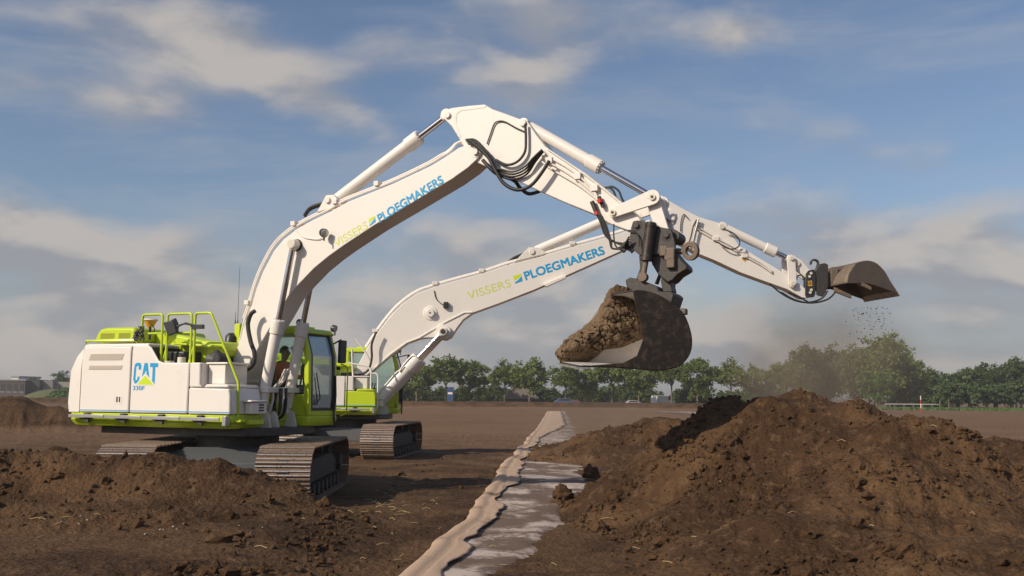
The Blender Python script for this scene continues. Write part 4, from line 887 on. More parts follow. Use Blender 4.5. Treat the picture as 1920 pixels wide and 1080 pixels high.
for k in range(4): hose(ex1, M1, [(1119+k*2, 402), (1126+k*3, 418), (1134+k*4, 440+k*4), (1148, 452+k*7-8*(k % 2)), (1165, 456+k*3), (1180, 458-k*5)], -.30-.03*k, .014, BLACK, 'hydraulic_hose')
hose(ex1, M1, [(1151, 420), (1151, 445), (1155, 462), (1168, 471)], -.30, .012, BLACK, 'hydraulic_hose')
hose(ex1, M1, [(1178, 432), (1190, 434), (1198, 445), (1199, 462)], -.32, .012, BLACK, 'hydraulic_hose')
for k in range(2): hose(ex1, M1, [(1130+k*8, 352), (1142+k*6, 352-k*2), (1150+k*10, 358), (1156+k*10, 372), (1163+k*10, 384)], .0+.1*k, .018, BLACK, 'hydraulic_hose')
# quick coupler and tilt unit
c8 = lambda L_: [(1080+a/5.4, 350+b/5.4) for a, b in L_]
for yy in (-.27, .21):
    mb = MB(); mb.prism(M1.poly(c8([(575, 350), (620, 340), (665, 345), (720, 368), (870, 412), (965, 430), (1000, 560), (1008, 640), (960, 690), (860, 680), (700, 705), (640, 690), (590, 650), (548, 600), (540, 530), (555, 420)]), yy), yy, yy+.06); cp = mb.obj('coupler_plate', DARK, ex1, .012)
    mb = MB(); q = M1.P3(*c8([(527, 618)])[0], yy+.03)
    V = []; 
    a0, a1 = R(-60), R(230); ro, ri = .115, .05
    pts = [(q.x+ro*math.cos(a0+(a1-a0)*i/14), q.z+ro*math.sin(a0+(a1-a0)*i/14)) for i in range(15)]+[(q.x+ri*math.cos(a1+(a0-a1)*i/14), q.z+ri*math.sin(a1+(a0-a1)*i/14)) for i in range(15)]
    mb.prism(pts, yy, yy+.06); mb.obj('hook', DARK, cp, .008)
mb = MB()
for (cx, cy), rr2 in (((615, 395), .062), ((915, 490), .075)):
    q = M1.P3(*c8([(cx, cy)])[0], -.27); mb.cyl((q.x, -.29, q.z), (q.x, .29, q.z), rr2, 6); mb.cyl((q.x, -.31, q.z), (q.x, .31, q.z), rr2*.65, 12); mb.cyl((q.x, -.275, q.z), (q.x, .275, q.z), rr2*1.35, 20)
q = M1.P3(*c8([(1010, 510)])[0], 0); mb.cyl((q.x, -.16, q.z), (q.x, .30, q.z), .10, 18)
q = M1.P3(*c8([(527, 618)])[0], 0); mb.cyl((q.x, -.24, q.z), (q.x, .24, q.z), .045, 14)
mb.obj('coupler_pin', DARK, ex1, .006)
mb = MB(); mb.prism(M1.poly(c8([(700, 690), (860, 640), (1000, 640), (1075, 735), (1150, 810), (1152, 850), (1060, 905), (1010, 960), (960, 985), (900, 940), (860, 900), (800, 800), (790, 755), (700, 740)]), 0), -.20, .24); mb.prism(M1.poly(c8([(640, 560), (930, 520), (940, 640), (660, 700)]), 0), -.20, .20); mb.obj('tilt_body', DARK, ex1, .02)
mb = MB(); mb.prism(M1.poly(c8([(645, 700), (690, 690), (690, 830), (640, 945), (615, 940), (655, 830)]), -.15), -.2, -.14); mb.prism(M1.poly(c8([(645, 700), (690, 690), (690, 830), (640, 945), (615, 940), (655, 830)]), .1), .1, .16)
mb.prism(M1.poly(c8([(870, 780), (900, 790), (860, 900), (830, 990), (800, 985), (845, 880)]), 0), -.05, .05); mb.prism(M1.poly(c8([(895, 870), (1000, 900), (985, 1010), (1000, 1070), (900, 1075), (880, 960)]), .05), -.1, .2); mb.obj('tilt_frame', DARK, ex1, .01)
a = M1.P3(*c8([(762, 372)])[0], -.33); b = M1.P3(*c8([(714, 720)])[0], -.33); c = M1.P3(*c8([(680, 915)])[0], -.33)
mb = MB(); ax = (b-a).normalized(); mb.tube([a-ax*.02, a, b, b+ax*.05], [.075, .092, .092, .10], 20); mb.tube([a+ax*.02, a+ax*.06], .098, 20); tl = mb.obj('tilt_ram', BUCKET, ex1, .004)
mb = MB(); mb.tube([b, c], .045, 16); mb.cyl(c-Vector((0, .07, 0)), c+Vector((0, .07, 0)), .075, 16); mb.obj('rod', TANB, tl)
q = M1.P3(*c8([(1160, 652)])[0], -.15); mb = MB(); mb.ring(q, (.35, 1, .1), .075, .155, .035, 24); mb.tube([q+Vector((-.12, .05, .0)), q+Vector((-.25, .05, .02))], .05, 10); mb.obj('lifting_ring', TANB, ex1, .01)
mb = MB(); 
for cx, cy, s_ in ((890, 650, .07), (950, 680, .085), (960, 770, .07)): q = M1.P3(*c8([(cx, cy)])[0], -.24); mb.box(q.x-s_, q.x+s_, -.28, -.18, q.z-s_*1.3, q.z+s_*1.2)
mb.obj('manifold_block', TANB, ex1, .02)

# the wide bucket
def wide_bucket(root, M, near_c, mouth_c, P, wdir, W, names, mats_, far_mouth_fn=None):
    "near_c / mouth_c: pixels of the near end plate (outer curve, mouth edge). P: point on the middle plane. wdir: unit vector along the width towards the near end"
    wv = Vector((wdir[0], wdir[1], wdir[2] if len(wdir) > 2 else 0)).normalized(); Q = Vector(P)+wv*(W/2)
    def U(px, py): d = ray(px, py); t = (Q-CAM).dot(wv)/d.dot(wv); return CAM+d*t
    near = [U(*p) for p in near_c]; mouth = [U(*p) for p in mouth_c]
    loc = lambda v: M.local(v)
    near = [v for v in smooth_path(near, 3)]
    n = len(near); seg = 10; V = []
    for k in range(seg+1): V += [loc(v-wv*(W*k/seg)) for v in near]
    mb = MB(); mb.add(V, [(k*n+i, k*n+i+1, (k+1)*n+i+1, (k+1)*n+i) for k in range(seg) for i in range(n-1)])
    me = bpy.data.meshes.new('bucket'); me.from_pydata(mb.v, [], mb.f); [me.materials.append(m_) for m_ in mats_[:2]]; me.shade_smooth()
    o = bpy.data.objects.new('bucket', me); col.objects.link(o); o.parent = root
    s_ = o.modifiers.new('plate', 'SOLIDIFY'); s_.thickness = .03; s_.offset = 0; s_.material_offset = 1; s_.material_offset_rim = 0
    wl = loc(Q+wv)-loc(Q)
    def plate(off, m_, nm='end_plate'):
        pts = [loc(v-wv*off) for v in near+mouth]; pts2 = [p-wl*.03 for p in pts]; k = len(pts); b_ = MB()
        b_.add(pts+pts2, [tuple(range(k)), tuple(range(2*k-1, k-1, -1))]+[(i, i+k, (i+1) % k+k, (i+1) % k) for i in range(k)]); return b_.obj(nm, m_, o, smooth=20)
    plate(-.012, mats_[0]); mouth = far_mouth_fn(near) if far_mouth_fn else mouth; plate(W-.02, mats_[2])
    # cutting edge
    a = near[-1]; b = near[-2]; e = (a-b).normalized(); b_ = MB(); up_ = wv.cross(e)
    V = [loc(a-e*.16+wv*.02), loc(a+e*.05+wv*.02), loc(a+e*.05-wv*(W+.02)), loc(a-e*.16-wv*(W+.02))]; dn = Vector((0, 0, -.028))
    b_.add([v+Vector((0, 0, -.014)) for v in V]+[v+dn+Vector((0, 0, -.014)) for v in V], [(0, 1, 2, 3), (7, 6, 5, 4), (0, 4, 5, 1), (1, 5, 6, 2), (2, 6, 7, 3), (3, 7, 4, 0)]); b_.obj('cutting_edge', WORN, o, smooth=0)
    return o, near, wv
B1P = M1.C+M1.d*M1.L(1247, 535, 0)[0]+Vector((0, 0, 0)); cb_ = lambda L_: [(1020+a/2.843, 340+b/2.843) for a, b in L_]
near_c = cb_([(475, 583), (560, 592), (650, 632), (735, 700), (775, 790), (785, 870), (765, 935), (710, 985), (610, 1004), (500, 997), (400, 990), (290, 987), (190, 985)])
mouth_c = cb_([(300, 978), (425, 968), (497, 930), (528, 845), (512, 730), (485, 645)])
BK, near1, bw1 = wide_bucket(ex1, M1, near_c, mouth_c, B1P, (.11, -.992, -.062), 1.9, None, [BUCKET, BUCKIN, BUCKIN], lambda n_: [n_[-1].lerp(n_[0], t) for t in (.2, .5, .8)])
BWID = 1.9
# hanger on the bucket top
mb = MB(); hp = c8([(555, 965), (600, 940), (700, 960), (880, 1030), (890, 1080), (1010, 1080), (1045, 1110), (1000, 1250), (900, 1300), (760, 1180), (570, 1040)])
mb.prism(M1.poly(hp, 0), -.33, .33); mb.obj('bucket_hanger', DARK, BK, .02)
mb = MB(); q = M1.P3(1242, 577, -.5); mb.box(q.x-.13, q.x+.15, -.62, -.45, q.z-.10, q.z+.08); q = M1.P3(1270, 585, -.45); mb.box(q.x-.2, q.x+.16, -.55, -.40, q.z-.05, q.z+.05); mb.obj('hanger_lug', TANB, BK, .02)
# soil in the bucket: lies on the back wall, covers the floor at the far end only
def soil_load():
    # lumpy fill built over the outline of the far end plate, thickest at the top and towards the lip
    Q = Vector(B1P)+bw1*(BWID/2)
    def U(px, py, k):                      # pixel on the upright plane k*width behind the near end
        q = Q-bw1*(BWID*k); d = ray(px, py); return CAM+d*((q-CAM).dot(bw1)/d.dot(bw1))
    NA, NB = 80, 60; V = []
    topl = cb_([(378, 560), (330, 640), (275, 745), (190, 805), (105, 865), (72, 915), (88, 968)]); botr = cb_([(476, 588), (520, 690), (535, 800), (528, 822), (410, 868), (320, 878), (225, 955)])
    def along(L_, t):
        t *= len(L_)-1; i = min(int(t), len(L_)-2); t -= i; return (L_[i][0]*(1-t)+L_[i+1][0]*t, L_[i][1]*(1-t)+L_[i+1][1]*t)
    for i in range(NA+1):
        u = i/NA; A = along(topl, u); B = along(botr, u)
        for j in range(NB+1):
            t = j/NB; px = A[0]*(1-t)+B[0]*t; py = A[1]*(1-t)+B[1]*t
            ed = min(1, 3.2*min(u+.05, 1-u+.02, t+.08, 1-t+.06)); x_, y_ = px*.02, py*.02
            nz_ = float(fbm(np.array([x_*3]), np.array([y_*3]), 4, 61)[0])*.05+float(fbm(np.array([x_*14]), np.array([y_*14]), 4, 63, .62)[0])*.035
            k = .95-ed*(.13+1.0*nz_)-.05*(1-u)*ed; V.append(U(px+3*nz_*ed*8, py, max(.25, min(.97, k))))
    Fq = [(i*(NB+1)+j, i*(NB+1)+j+1, (i+1)*(NB+1)+j+1, (i+1)*(NB+1)+j) for i in range(NA) for j in range(NB)]
    me = bpy.data.meshes.new('soil_load'); me.from_pydata(V, [], Fq); me.materials.append(BSOIL); me.shade_smooth()
    o = bpy.data.objects.new('soil_load', me); col.objects.link(o); tag(o, 'sticky brown soil filling the wide bucket', kind='stuff')
    s_ = o.modifiers.new('s', 'SOLIDIFY'); s_.thickness = .06
    r_ = np.random.RandomState(77); ii = r_.choice(len(V), 900); Pp = np.array([V[i][:] for i in ii])-np.array(bw1[:])*.0+r_.randn(900, 3)*.012
    clods('bucket_crumbs', Pp, np.clip(np.exp(r_.normal(math.log(.014), .5, 900)), .006, .04), 1, 78, BSOIL, 'loose crumbs on the soil in the wide bucket', zs=Pp[:, 2])
BSOIL = soil_mat('bucket_soil', (.115, .075, .045), (.17, .115, .07), (.23, .16, .095), .7, .5)
soil_load()
op = person(0, 0, 0, None, 'operator in orange jacket sitting in the cab behind the boom rams')
q = M1.L(536, 664, .95); op.matrix_world = Matrix.Translation(M1.C) @ Matrix.Rotation(-M1.th, 4, 'Z') @ Matrix.Translation((q[0]-.02, .95, q[1]-.80))
# ------------------------------------------------------------------ second excavator, further back
M2 = Mach((-5.1, 32.3), 0)
ex2 = empty('excavator', M2.C, -M2.th)
tag(ex2, 'white and lime excavator with long straight boom reaching out behind the other machine', 'excavator', 'excavators')
TR2 = R(85)
for oy in (-1.36, 1.36): track(ex2, oy, TR2+math.pi, 4.95, .52, 1.0, (0, 0))
mb = MB(); mb.zprism([(-1.0, -.95), (1.0, -.95), (1.0, .95), (-1.0, .95)], .48, .9); o = mb.obj('car_body', STEELG, ex2, .02); o.rotation_euler = (0, 0, TR2)
mb = MB(); mb.cyl((0, 0, .88), (0, 0, 1.24), .78, 40); mb.obj('swing_bearing', DARK, ex2)
house(ex2, None, tool=LIME)
cb2 = cab(ex2, -.35, 1.42, .46, 1.45, 1.31, 3.45)
lamp(cb2, (1.2, .52, 3.52), (1, -.1, -.2), .075); lamp(cb2, (1.36, 1.42, 3.40), (1, 0, -.25), .075)
mb = MB(); q = M2.P3(766, 678, 1.6); mb.box(q.x-.04, q.x+.04, 1.5, 1.72, q.z-.24, q.z+.24); mb.obj('mirror', BLACKP, cb2, .02)
mb = MB(); mb.tube([(1.3, 1.45, 3.2), (q.x, 1.6, q.z+.23)], .016, 8); mb.tube([(1.35, 1.5, 1.6), (q.x, 1.6, q.z-.23)], .016, 8); mb.obj('mirror_arm', BLACK, cb2)
for pts in ([(663, 634), (672, 642), (686, 662), (694, 678)], [(696, 690), (695, 735), (694, 767)], [(698, 700), (707, 702), (709, 715), (707, 765)], [(652, 680), (672, 684), (690, 688), (697, 700)], [(660, 655), (661, 690), (664, 735)]):
    hose(ex2, M2, pts, -1.25, .028, WHITE2, 'hand_rail', 4)
BW2 = .30
top2 = [(662, 700), (668, 690), (688, 654), (710, 621), (733, 591), (755, 569), (784, 549), (818, 537), (862, 524), (907, 512), (955, 496), (1010, 482), (1084, 460), (1158, 439), (1220, 418), (1243, 400), (1258, 392), (1268, 400), (1266, 416)]
bot2 = [(1250, 432), (1226, 444), (1158, 474), (1062, 517), (1003, 543), (936, 569), (886, 587), (868, 600), (856, 616), (846, 632), (836, 637.5), (826, 636), (817, 633), (800, 633), (786, 635), (762, 644), (733, 665), (703, 691), (680, 711), (668, 716), (660, 710)]
bm2, _p = boom(ex2, M2, top2, bot2, BW2, None)
mb = MB(); x, z = M2.L(668, 705, -BW2); pin(mb, (x, z), .16, -.45, .45); mb.obj('boom_foot_pin', WHITE2, bm2)
mb = MB(); x, z = M2.L(807, 587, -BW2); mb.tube([(x, -BW2+.01, z), (x, -BW2-.03, z), (x, -BW2-.03, z), (x, -BW2-.13, z)], [.24, .22, .14, .13], 24); mb.obj('pivot_boss', WHITE, bm2, .01)
mb = MB(); mb.cyl((x, -BW2-.131, z), (x, -BW2-.135, z), .03, 12); mb.obj('boss_centre', DARK, bm2)
mb = MB(); pts = M2.poly([(703, 691), (733, 665), (762, 644), (786, 635), (836, 605), (870, 588), (886, 587)], -BW2); mb.tube([(a, -BW2-.004, b+.03) for a, b in pts], .03, 6); mb.obj('weld_bead', WHITE2, bm2)
text(bm2, 'VISSERS', LIMEL, M2.L(879, 562, -BW2), M2.L(959, 537, -BW2), -BW2-.003, .26, 0)
text(bm2, 'PLOEGMAKERS', BLUE, M2.L(986, 526, -BW2), M2.L(1134, 477, -BW2), -BW2-.003, .27, 0, heavy=.022)
logo_square(bm2, M2, [(966, 532), (980, 527), (977, 513), (962, 518)], -BW2-.003)
mb = MB(); q = M2.P3(836, 572, -BW2-.06); mb.box(q.x-.08, q.x+.08, -BW2-.12, -BW2, q.z-.10, q.z+.10); mb.obj('small_lamp', BLACKP, bm2, .02)
hose(bm2, M2, [(814, 545), (818, 560), (828, 570), (835, 573)], -BW2-.02, .014, BLACK, 'lamp_cable')
mb = MB(); pl = M2.poly([(1018, 534), (1060, 517), (1061, 522), (1024, 538.5)], -BW2); mb.prism(pl, -BW2-.12, -BW2+.1); mb.obj('hose_guard', WHITE2, bm2, .01)
t2 = [p_ for p_ in top2 if 680 < p_[0] < 1230]
for k, (off, yy, r_) in enumerate(((3, -.22, .032), (5, -.12, .032), (3.5, .0, .03), (4, .15, .032))): hose(bm2, M2, [(a-off*.5, b-off*.9) for a, b in t2], yy, r_, WHITE2, 'steel_pipe', 4)
for a, b in ((706, 623), (818, 534), (905, 510), (1075, 459)):
    mb = MB(); q = M2.P3(a-2, b-3, -.2); mb.box(q.x-.09, q.x+.09, -.30, .25, q.z-.06, q.z+.05); mb.obj('pipe_clamp', WHITE2, bm2, .008)
hose(bm2, M2, [(706, 622), (697, 645), (697, 672), (690, 694), (672, 703), (652, 702)], -.5, .036, BLACK, 'fat_hose')
for sy in (-1, 1):
    yy = .46*sy; P_ = M2.L(831, 622, -.46); B_ = M2.L(697, 763, -.46); G_ = M2.L(785, 672, -.46)
    rm = ram(ex2, 'boom_ram', (B_[0], yy, B_[1]), (G_[0], yy, G_[1]), (P_[0], yy, P_[1]), .19, .085)
    if sy < 0: hose(rm, M2, [(755, 696), (745, 697), (728, 716), (712, 735), (701, 748)], -.62, .03, WHITE2, 'steel_pipe', 4)
    if sy < 0: hose(rm, M2, [(783, 669), (772, 668), (757, 684), (749, 697)], -.66, .03, WHITE2, 'steel_pipe', 4)
mb = MB(); pin(mb, P_, .13, -.62, .62); mb.cyl((P_[0], -.40, P_[1]), (P_[0], .40, P_[1]), .24, 20); mb.obj('ram_pin', WHITE2, bm2, .01)
mb = MB(); mb.cyl((P_[0], -.621, P_[1]), (P_[0], -.635, P_[1]), .09, 6); mb.obj('pin_cap', DARK, bm2)
ram(ex2, 'stick_ram', M2.P3(997, 474, 0), M2.P3(1165, 403, 0), M2.P3(1222, 376, 0), .16, .08)
mb = MB(); a = M2.L(997, 474, 0)
for yy in (-.28, .20): mb.prism([(a[0]-.55, a[1]-.32), (a[0]+.5, a[1]-.05), (a[0]+.2, a[1]+.14), (a[0]-.1, a[1]+.14)], yy, yy+.08)
pin(mb, a, .09, -.32, .32); mb.obj('ram_bracket', WHITE2, bm2, .01)
for k in range(2): hose(bm2, M2, [(950, 494+2*k), (965, 483+2*k), (985, 475+2*k), (1005, 468+3*k)], -.05+.12*k, .045, BLACK, 'hose')
# stick
SW2 = .26
sp2 = [(1216, 366), (1226, 362), (1240, 366), (1256, 377), (1285, 394), (1311, 407), (1338, 415), (1352, 419), (1362, 428), (1387, 461), (1417, 480), (1449, 499), (1480, 518), (1509, 540), (1516, 550), (1513, 559), (1504, 558), (1475, 542), (1430, 526), (1389, 511), (1340, 488), (1308, 475), (1270, 452), (1245, 436), (1228, 405)]
mb = MB(); mb.prism(M2.poly(sp2, -SW2), -SW2, SW2); st2 = mb.obj('stick', WHITE, ex2, .014, smooth=25)
ram(ex2, 'bucket_ram', M2.P3(1353, 425, 0), M2.P3(1455, 473, 0), M2.P3(1483, 487, 0), .15, .085)
mb = MB(); pin(mb, M2.L(1353, 425, -SW2), .08, -SW2-.05, SW2+.05); mb.obj('stick_pin', CREAM, st2)
mb = MB(); mb.box(0, 0, 0, 0, 0, 0) if False else None; q = M2.L(1395, 486.5, -SW2); mb.prism([(q[0]-.06, q[1]-.02), (q[0]+.05, q[1]-.09), (q[0]+.07, q[1]-.01), (q[0]-.04, q[1]+.06)], -SW2-.006, -SW2+.0); mb.obj('yellow_sticker', YEL, st2)
for k in range(2):
    hose(st2, M2, [(1303, 422+k*6), (1320, 432+k*6), (1345, 447+k*5), (1375, 463+k*5), (1392, 474+k*4), (1425, 492+k*4), (1447, 508+k*3)], -.30, .026, WHITE2, 'steel_pipe')
hose(st2, M2, [(1306, 412), (1300, 424), (1296, 442), (1291, 458), (1289, 470)], -.34, .024, DARK, 'hydraulic_hose'); hose(st2, M2, [(1310, 410), (1306, 425), (1302, 440), (1298, 462)], -.38, .03, GREY, 'hydraulic_hose')
hose(st2, M2, [(1276, 434), (1277, 415), (1282, 402), (1291, 411)], -.30, .016, BLACK, 'cable')
hose(st2, M2, [(1357, 430), (1374, 437), (1385, 448), (1386, 460), (1375, 467), (1360, 464), (1345, 453)], -.42, .022, DARK, 'hydraulic_hose')
mb = MB()
for a, b in ((1308, 420), (1342, 447), (1392, 470), (1396, 479)): q = M2.P3(a, b, -.3); mb.box(q.x-.10, q.x+.10, -.34, -.25, q.z-.07, q.z+.06)
tag(mb.obj('pipe_clamps', WHITE2, st2, .008), kind='stuff')
def link2(p0, p1, y, w0, w1, th, nm, parent):
    x0, z0 = p0; x1, z1 = p1; a = math.atan2(z1-z0, x1-x0); pts = arcpts(p1, w1, a-math.pi/2, a+math.pi/2, 8)+arcpts(p0, w0, a+math.pi/2, a+1.5*math.pi, 8)
    mb = MB(); mb.prism(pts, y-th/2, y+th/2); o = mb.obj(nm, WHITE2, parent, .01); m2 = MB(); m2.cyl((x0, y-th/2-.05, z0), (x0, y+th/2+.05, z0), w0*.55, 14); m2.obj('link_pin', CREAM, o); m2 = MB(); m2.cyl((x1, y-th/2-.05, z1), (x1, y+th/2+.05, z1), w1*.5, 14); m2.obj('link_pin', CREAM, o)
for sy in (-1, 1): link2(M2.L(1486, 532, -.33), M2.L(1483, 485, -.33), .33*sy, .13, .13, .07, 'side_link', ex2)
for sy in (-1, 1): link2(M2.L(1515, 515, -.2), M2.L(1494, 494, -.2), .2*sy, .14, .17, .07, 'bucket_link', ex2)
for pts in ([(1443, 532), (1465, 550), (1490, 563), (1515, 567), (1540, 560), (1552, 545)], [(1465, 548), (1490, 562), (1520, 568), (1550, 562), (1566, 548), (1574, 533)], [(1478, 548), (1500, 558), (1515, 566)]): hose(ex2, M2, pts, -.32, .028, BLACK, 'hydraulic_hose')
hose(ex2, M2, [(1494, 525), (1495, 518), (1502, 516), (1506, 520)], -.1, .02, BLACK, 'hydraulic_hose')
# black quick coupler with its yellow mark
mb = MB(); cpx = [(1511, 513), (1516, 507), (1527, 505), (1530, 520), (1529, 552), (1526, 557), (1513, 558.5), (1510, 553)]
for yy in (-.33, .27): mb.prism(M2.poly(cpx, yy), yy, yy+.06)
mb.prism(M2.poly([(1514, 512), (1527, 510), (1527, 552), (1514, 554)], -.2), -.27, .27); cp2 = mb.obj('coupler_plate', BLACKP, ex2, .012)
x0, z0 = M2.L(1515.5, 535, -.34); x1, z1 = M2.L(1522.5, 535, -.34)
text(cp2, 'ES', YEL, (x1+.01, z0-.02), (x1+.005, z0+.16), -.336, .14, .02, 'yellow_mark')
mb = MB()
for a, b in ((1520.5, 512.5), (1519, 548.5), (1517.5, 518.5), (1521, 543.5)): q = M2.P3(a, b, -.33); mb.cyl((q.x, -.36, q.z), (q.x, -.33, q.z), .045, 10)
tag(mb.obj('coupler_bolts', CREAM, cp2), kind='stuff')
mb = MB(); tpx = [(1528, 510), (1537, 495), (1546, 493), (1553, 496), (1553, 537), (1549, 545), (1551, 552), (1542, 556), (1532, 553)]
for yy in (-.30, .22): mb.prism(M2.poly(tpx, yy), yy, yy+.08)
mb.prism(M2.poly([(1530, 515), (1552, 510), (1552, 536), (1532, 545)], 0), -.22, .22); rt = mb.obj('rotator_head', DARK, ex2, .015)
q = M2.P3(1527, 494, 0); mb = MB(); a0, a1 = R(-40), R(200); pts = [(q.x+.15*math.cos(a0+(a1-a0)*i/12), q.z+.15*math.sin(a0+(a1-a0)*i/12)) for i in range(13)]+[(q.x+.09*math.cos(a1+(a0-a1)*i/12), q.z+.09*math.sin(a1+(a0-a1)*i/12)) for i in range(13)]
mb.prism(pts, -.06, .06); mb.prism([(q.x-.02, q.z-.32), (q.x+.10, q.z-.32), (q.x+.15, q.z-.05), (q.x+.08, q.z-.05)], -.06, .06); mb.obj('lifting_hook', DARK, rt, .012)
mb = MB(); mb.prism(M2.poly([(1553, 503), (1585, 500), (1600, 502), (1600, 508), (1566, 508), (1566, 530), (1575, 534), (1556, 536), (1553, 530)], 0), -.28, -.2); mb.prism(M2.poly([(1553, 503), (1585, 500), (1600, 502), (1600, 508), (1580, 508), (1584, 532), (1556, 536), (1553, 530)], .2), .2, .28); mb.prism(M2.poly([(1556, 512), (1580, 508), (1584, 530), (1558, 532)], 0), -.14, .14); mb.obj('bucket_bracket', TANB, ex2, .012)
P2 = M2.C+M2.d*M2.L(1612, 522, 0)[0]
c6 = lambda L_: [(1400+a/6, 440+b/6) for a, b in L_]
b2, n2, w2 = wide_bucket(ex2, M2, c6([(1130, 545), (1150, 450), (1190, 380), (1240, 322), (1350, 296), (1450, 320), (1530, 390), (1575, 455), (1612, 522), (1660, 595), (1708, 664)]), c6([(1600, 625), (1450, 570), (1320, 540), (1220, 545)]), P2, (.43, -.9, .05), 1.5, None, [TANB, TANB, TANB])
mb = MB()
for (a, b), (c, d) in (((1200, 500), (1405, 605)), ((990, 610), (1180, 695))):
    A = M2.P3(*c6([(a, b)])[0], -.6); B = M2.P3(*c6([(c, d)])[0], -.6); mb.add([A+Vector((0, 0, .06)), B+Vector((0, 0, .05)), B-Vector((0, 0, .06)), A-Vector((0, 0, .09)), A+Vector((0, .12, .06)), B+Vector((0, .12, .05)), B+Vector((0, .12, -.06)), A+Vector((0, .12, -.09))], [(0, 1, 2, 3), (7, 6, 5, 4), (0, 4, 5, 1), (1, 5, 6, 2), (2, 6, 7, 3), (3, 7, 4, 0)])
mb.obj('side_cutter', TANB, b2, .008)
op2 = person(0, 0, 0, None, 'operator in orange jacket glimpsed in the rear excavator cab')
op2.matrix_world = Matrix.Translation(M2.C) @ Matrix.Translation((.15, .95, 1.75))
# soil falling from the raised bucket
r_ = np.random.RandomState(12); pts = []; szs = []
for k in range(420):
    px = r_.normal(1632, 26); py = 575+abs(r_.normal(0, 48)); q = M2.C+M2.d*M2.L(px, py, r_.uniform(-.6, .6))[0]+M2.l*r_.uniform(-.6, .6); q.z = M2.L(px, py, 0)[1]; pts.append((q.x, q.y, q.z)); szs.append(min(.024, max(.004, r_.exponential(.008))))
for px, py in ((1625, 587), (1619, 588), (1653, 612), (1632, 628), (1645, 645)): q = M2.C+M2.d*M2.L(px, py, 0)[0]; pts.append((q.x, q.y, M2.L(px, py, 0)[1])); szs.append(.028)
pts = np.array(pts); clods('falling_soil', pts, szs, 1, 9, CLOD, 'crumbs of soil falling from the raised bucket', zs=pts[:, 2])
# ------------------------------------------------------------------ background
def leaf_mat(name, c, c2):
    m_ = bpy.data.materials.new(name); m_.use_nodes = True; t = NT(m_.node_tree); bs = m_.node_tree.nodes['Principled BSDF']
    g = t.n('ShaderNodeNewGeometry'); oi = t.n('ShaderNodeObjectInfo')
    f = t.m('ADD', t.m('MULTIPLY', t.noise(g.outputs['Position'], .9, 4), .9), t.m('MULTIPLY', oi.outputs['Random'], .35))
    k = t.mix(t.ramp(f, .35, .85), (*c, 1), (*c2, 1)); t.put(bs.inputs['Base Color'], k); bs.inputs['Roughness'].default_value = .6; bs.inputs['Specular IOR Level'].default_value = .25
    tr = t.n('ShaderNodeBsdfTranslucent'); t.put(tr.inputs[0], k); mx = t.n('ShaderNodeMixShader'); mx.inputs[0].default_value = .3
    t.put(mx.inputs[1], bs.outputs[0]); t.put(mx.inputs[2], tr.outputs[0]); m_.node_tree.links.new(mx.outputs[0], m_.node_tree.nodes['Material Output'].inputs[0]); return m_
LEAF = leaf_mat('leaves', (.10, .14, .026), (.18, .225, .055)); LEAFD = leaf_mat('dark_leaves', (.048, .078, .018), (.09, .13, .034)); LEAFB = leaf_mat('bright_leaves', (.07, .15, .012), (.12, .23, .03)); LEAFW = leaf_mat('willow_leaves', (.075, .115, .045), (.13, .185, .075))
BARK = mat('bark', (.16, .12, .085), .9, var=.2, bump=.3)
GRASSM = mat('grass', (.07, .12, .025), .9, var=.3, scale=1.2)
def crown_mesh(name, rx, rz, zc, seed, material, nclump=70, per=32, leaf=.30, hollow=.45, shape='round'):
    r_ = np.random.RandomState(seed); V = []; Fc = []
    cents = []
    while len(cents) < nclump:
        d = r_.randn(3); d /= np.linalg.norm(d); q = r_.uniform(hollow, 1.0)**.6; lump = 1+.22*math.sin(3*math.atan2(d[1], d[0])+seed)+.15*math.sin(5*d[2]+seed*2)
        p = d*q*lump
        if shape == 'umbrella' and p[2] < -.35+.2*r_.rand(): continue
        cents.append((p[0]*rx, p[1]*rx, zc+p[2]*rz))
    for c in cents:
        cr = rx*r_.uniform(.20, .36); n_ = int(per*r_.uniform(.6, 1.4))
        for k in range(n_):
            d = r_.randn(3); d /= np.linalg.norm(d); p = np.array(c)+d*cr*r_.uniform(.15, 1)**.8*np.array([1, 1, .75]); a = r_.randn(3); a /= np.linalg.norm(a); b = np.cross(a, r_.randn(3)); b /= np.linalg.norm(b); s_ = leaf*r_.uniform(.5, 1.2)
            i = len(V); V += [p+a*s_, p+b*s_*.6, p-a*s_, p-b*s_*.6]; Fc.append((i, i+1, i+2, i+3))
    me = bpy.data.meshes.new(name); me.from_pydata([tuple(v) for v in V], [], Fc); me.materials.append(material); return me, cents
def trunk_mesh(h, r0, cents, seed, zc):
    r_ = np.random.RandomState(seed); mb = MB(); mb.tube([(0, 0, -.3), (0, 0, .2), (.05, .03, h*.45), (.02, -.03, h*.75), (0, 0, h*.95)], [r0*1.5, r0, r0*.8, r0*.55, r0*.15], 8)
    for i in r_.choice(len(cents), 14, replace=False):
        c = cents[i]; z0 = h*r_.uniform(.42, .72); mb.tube([(0.02, 0, z0), (c[0]*.45, c[1]*.45, (z0+c[2])/2+.1), (c[0]*.92, c[1]*.92, c[2])], [r0*.38, r0*.22, r0*.06], 5)
    me = bpy.data.meshes.new('trunk'); me.from_pydata(mb.v, [], mb.f); me.materials.append(BARK); me.shade_smooth(); return me
VAR = {}
def variant(key, **kw):
    if key not in VAR:
        me, ce = crown_mesh('crown', **kw); VAR[key] = (me, trunk_mesh(kw['zc']+kw['rz']*.6, .17 if kw['rx'] > 2 else .13, ce, kw['seed'], kw['zc']))
    return VAR[key]
KINDS = {}
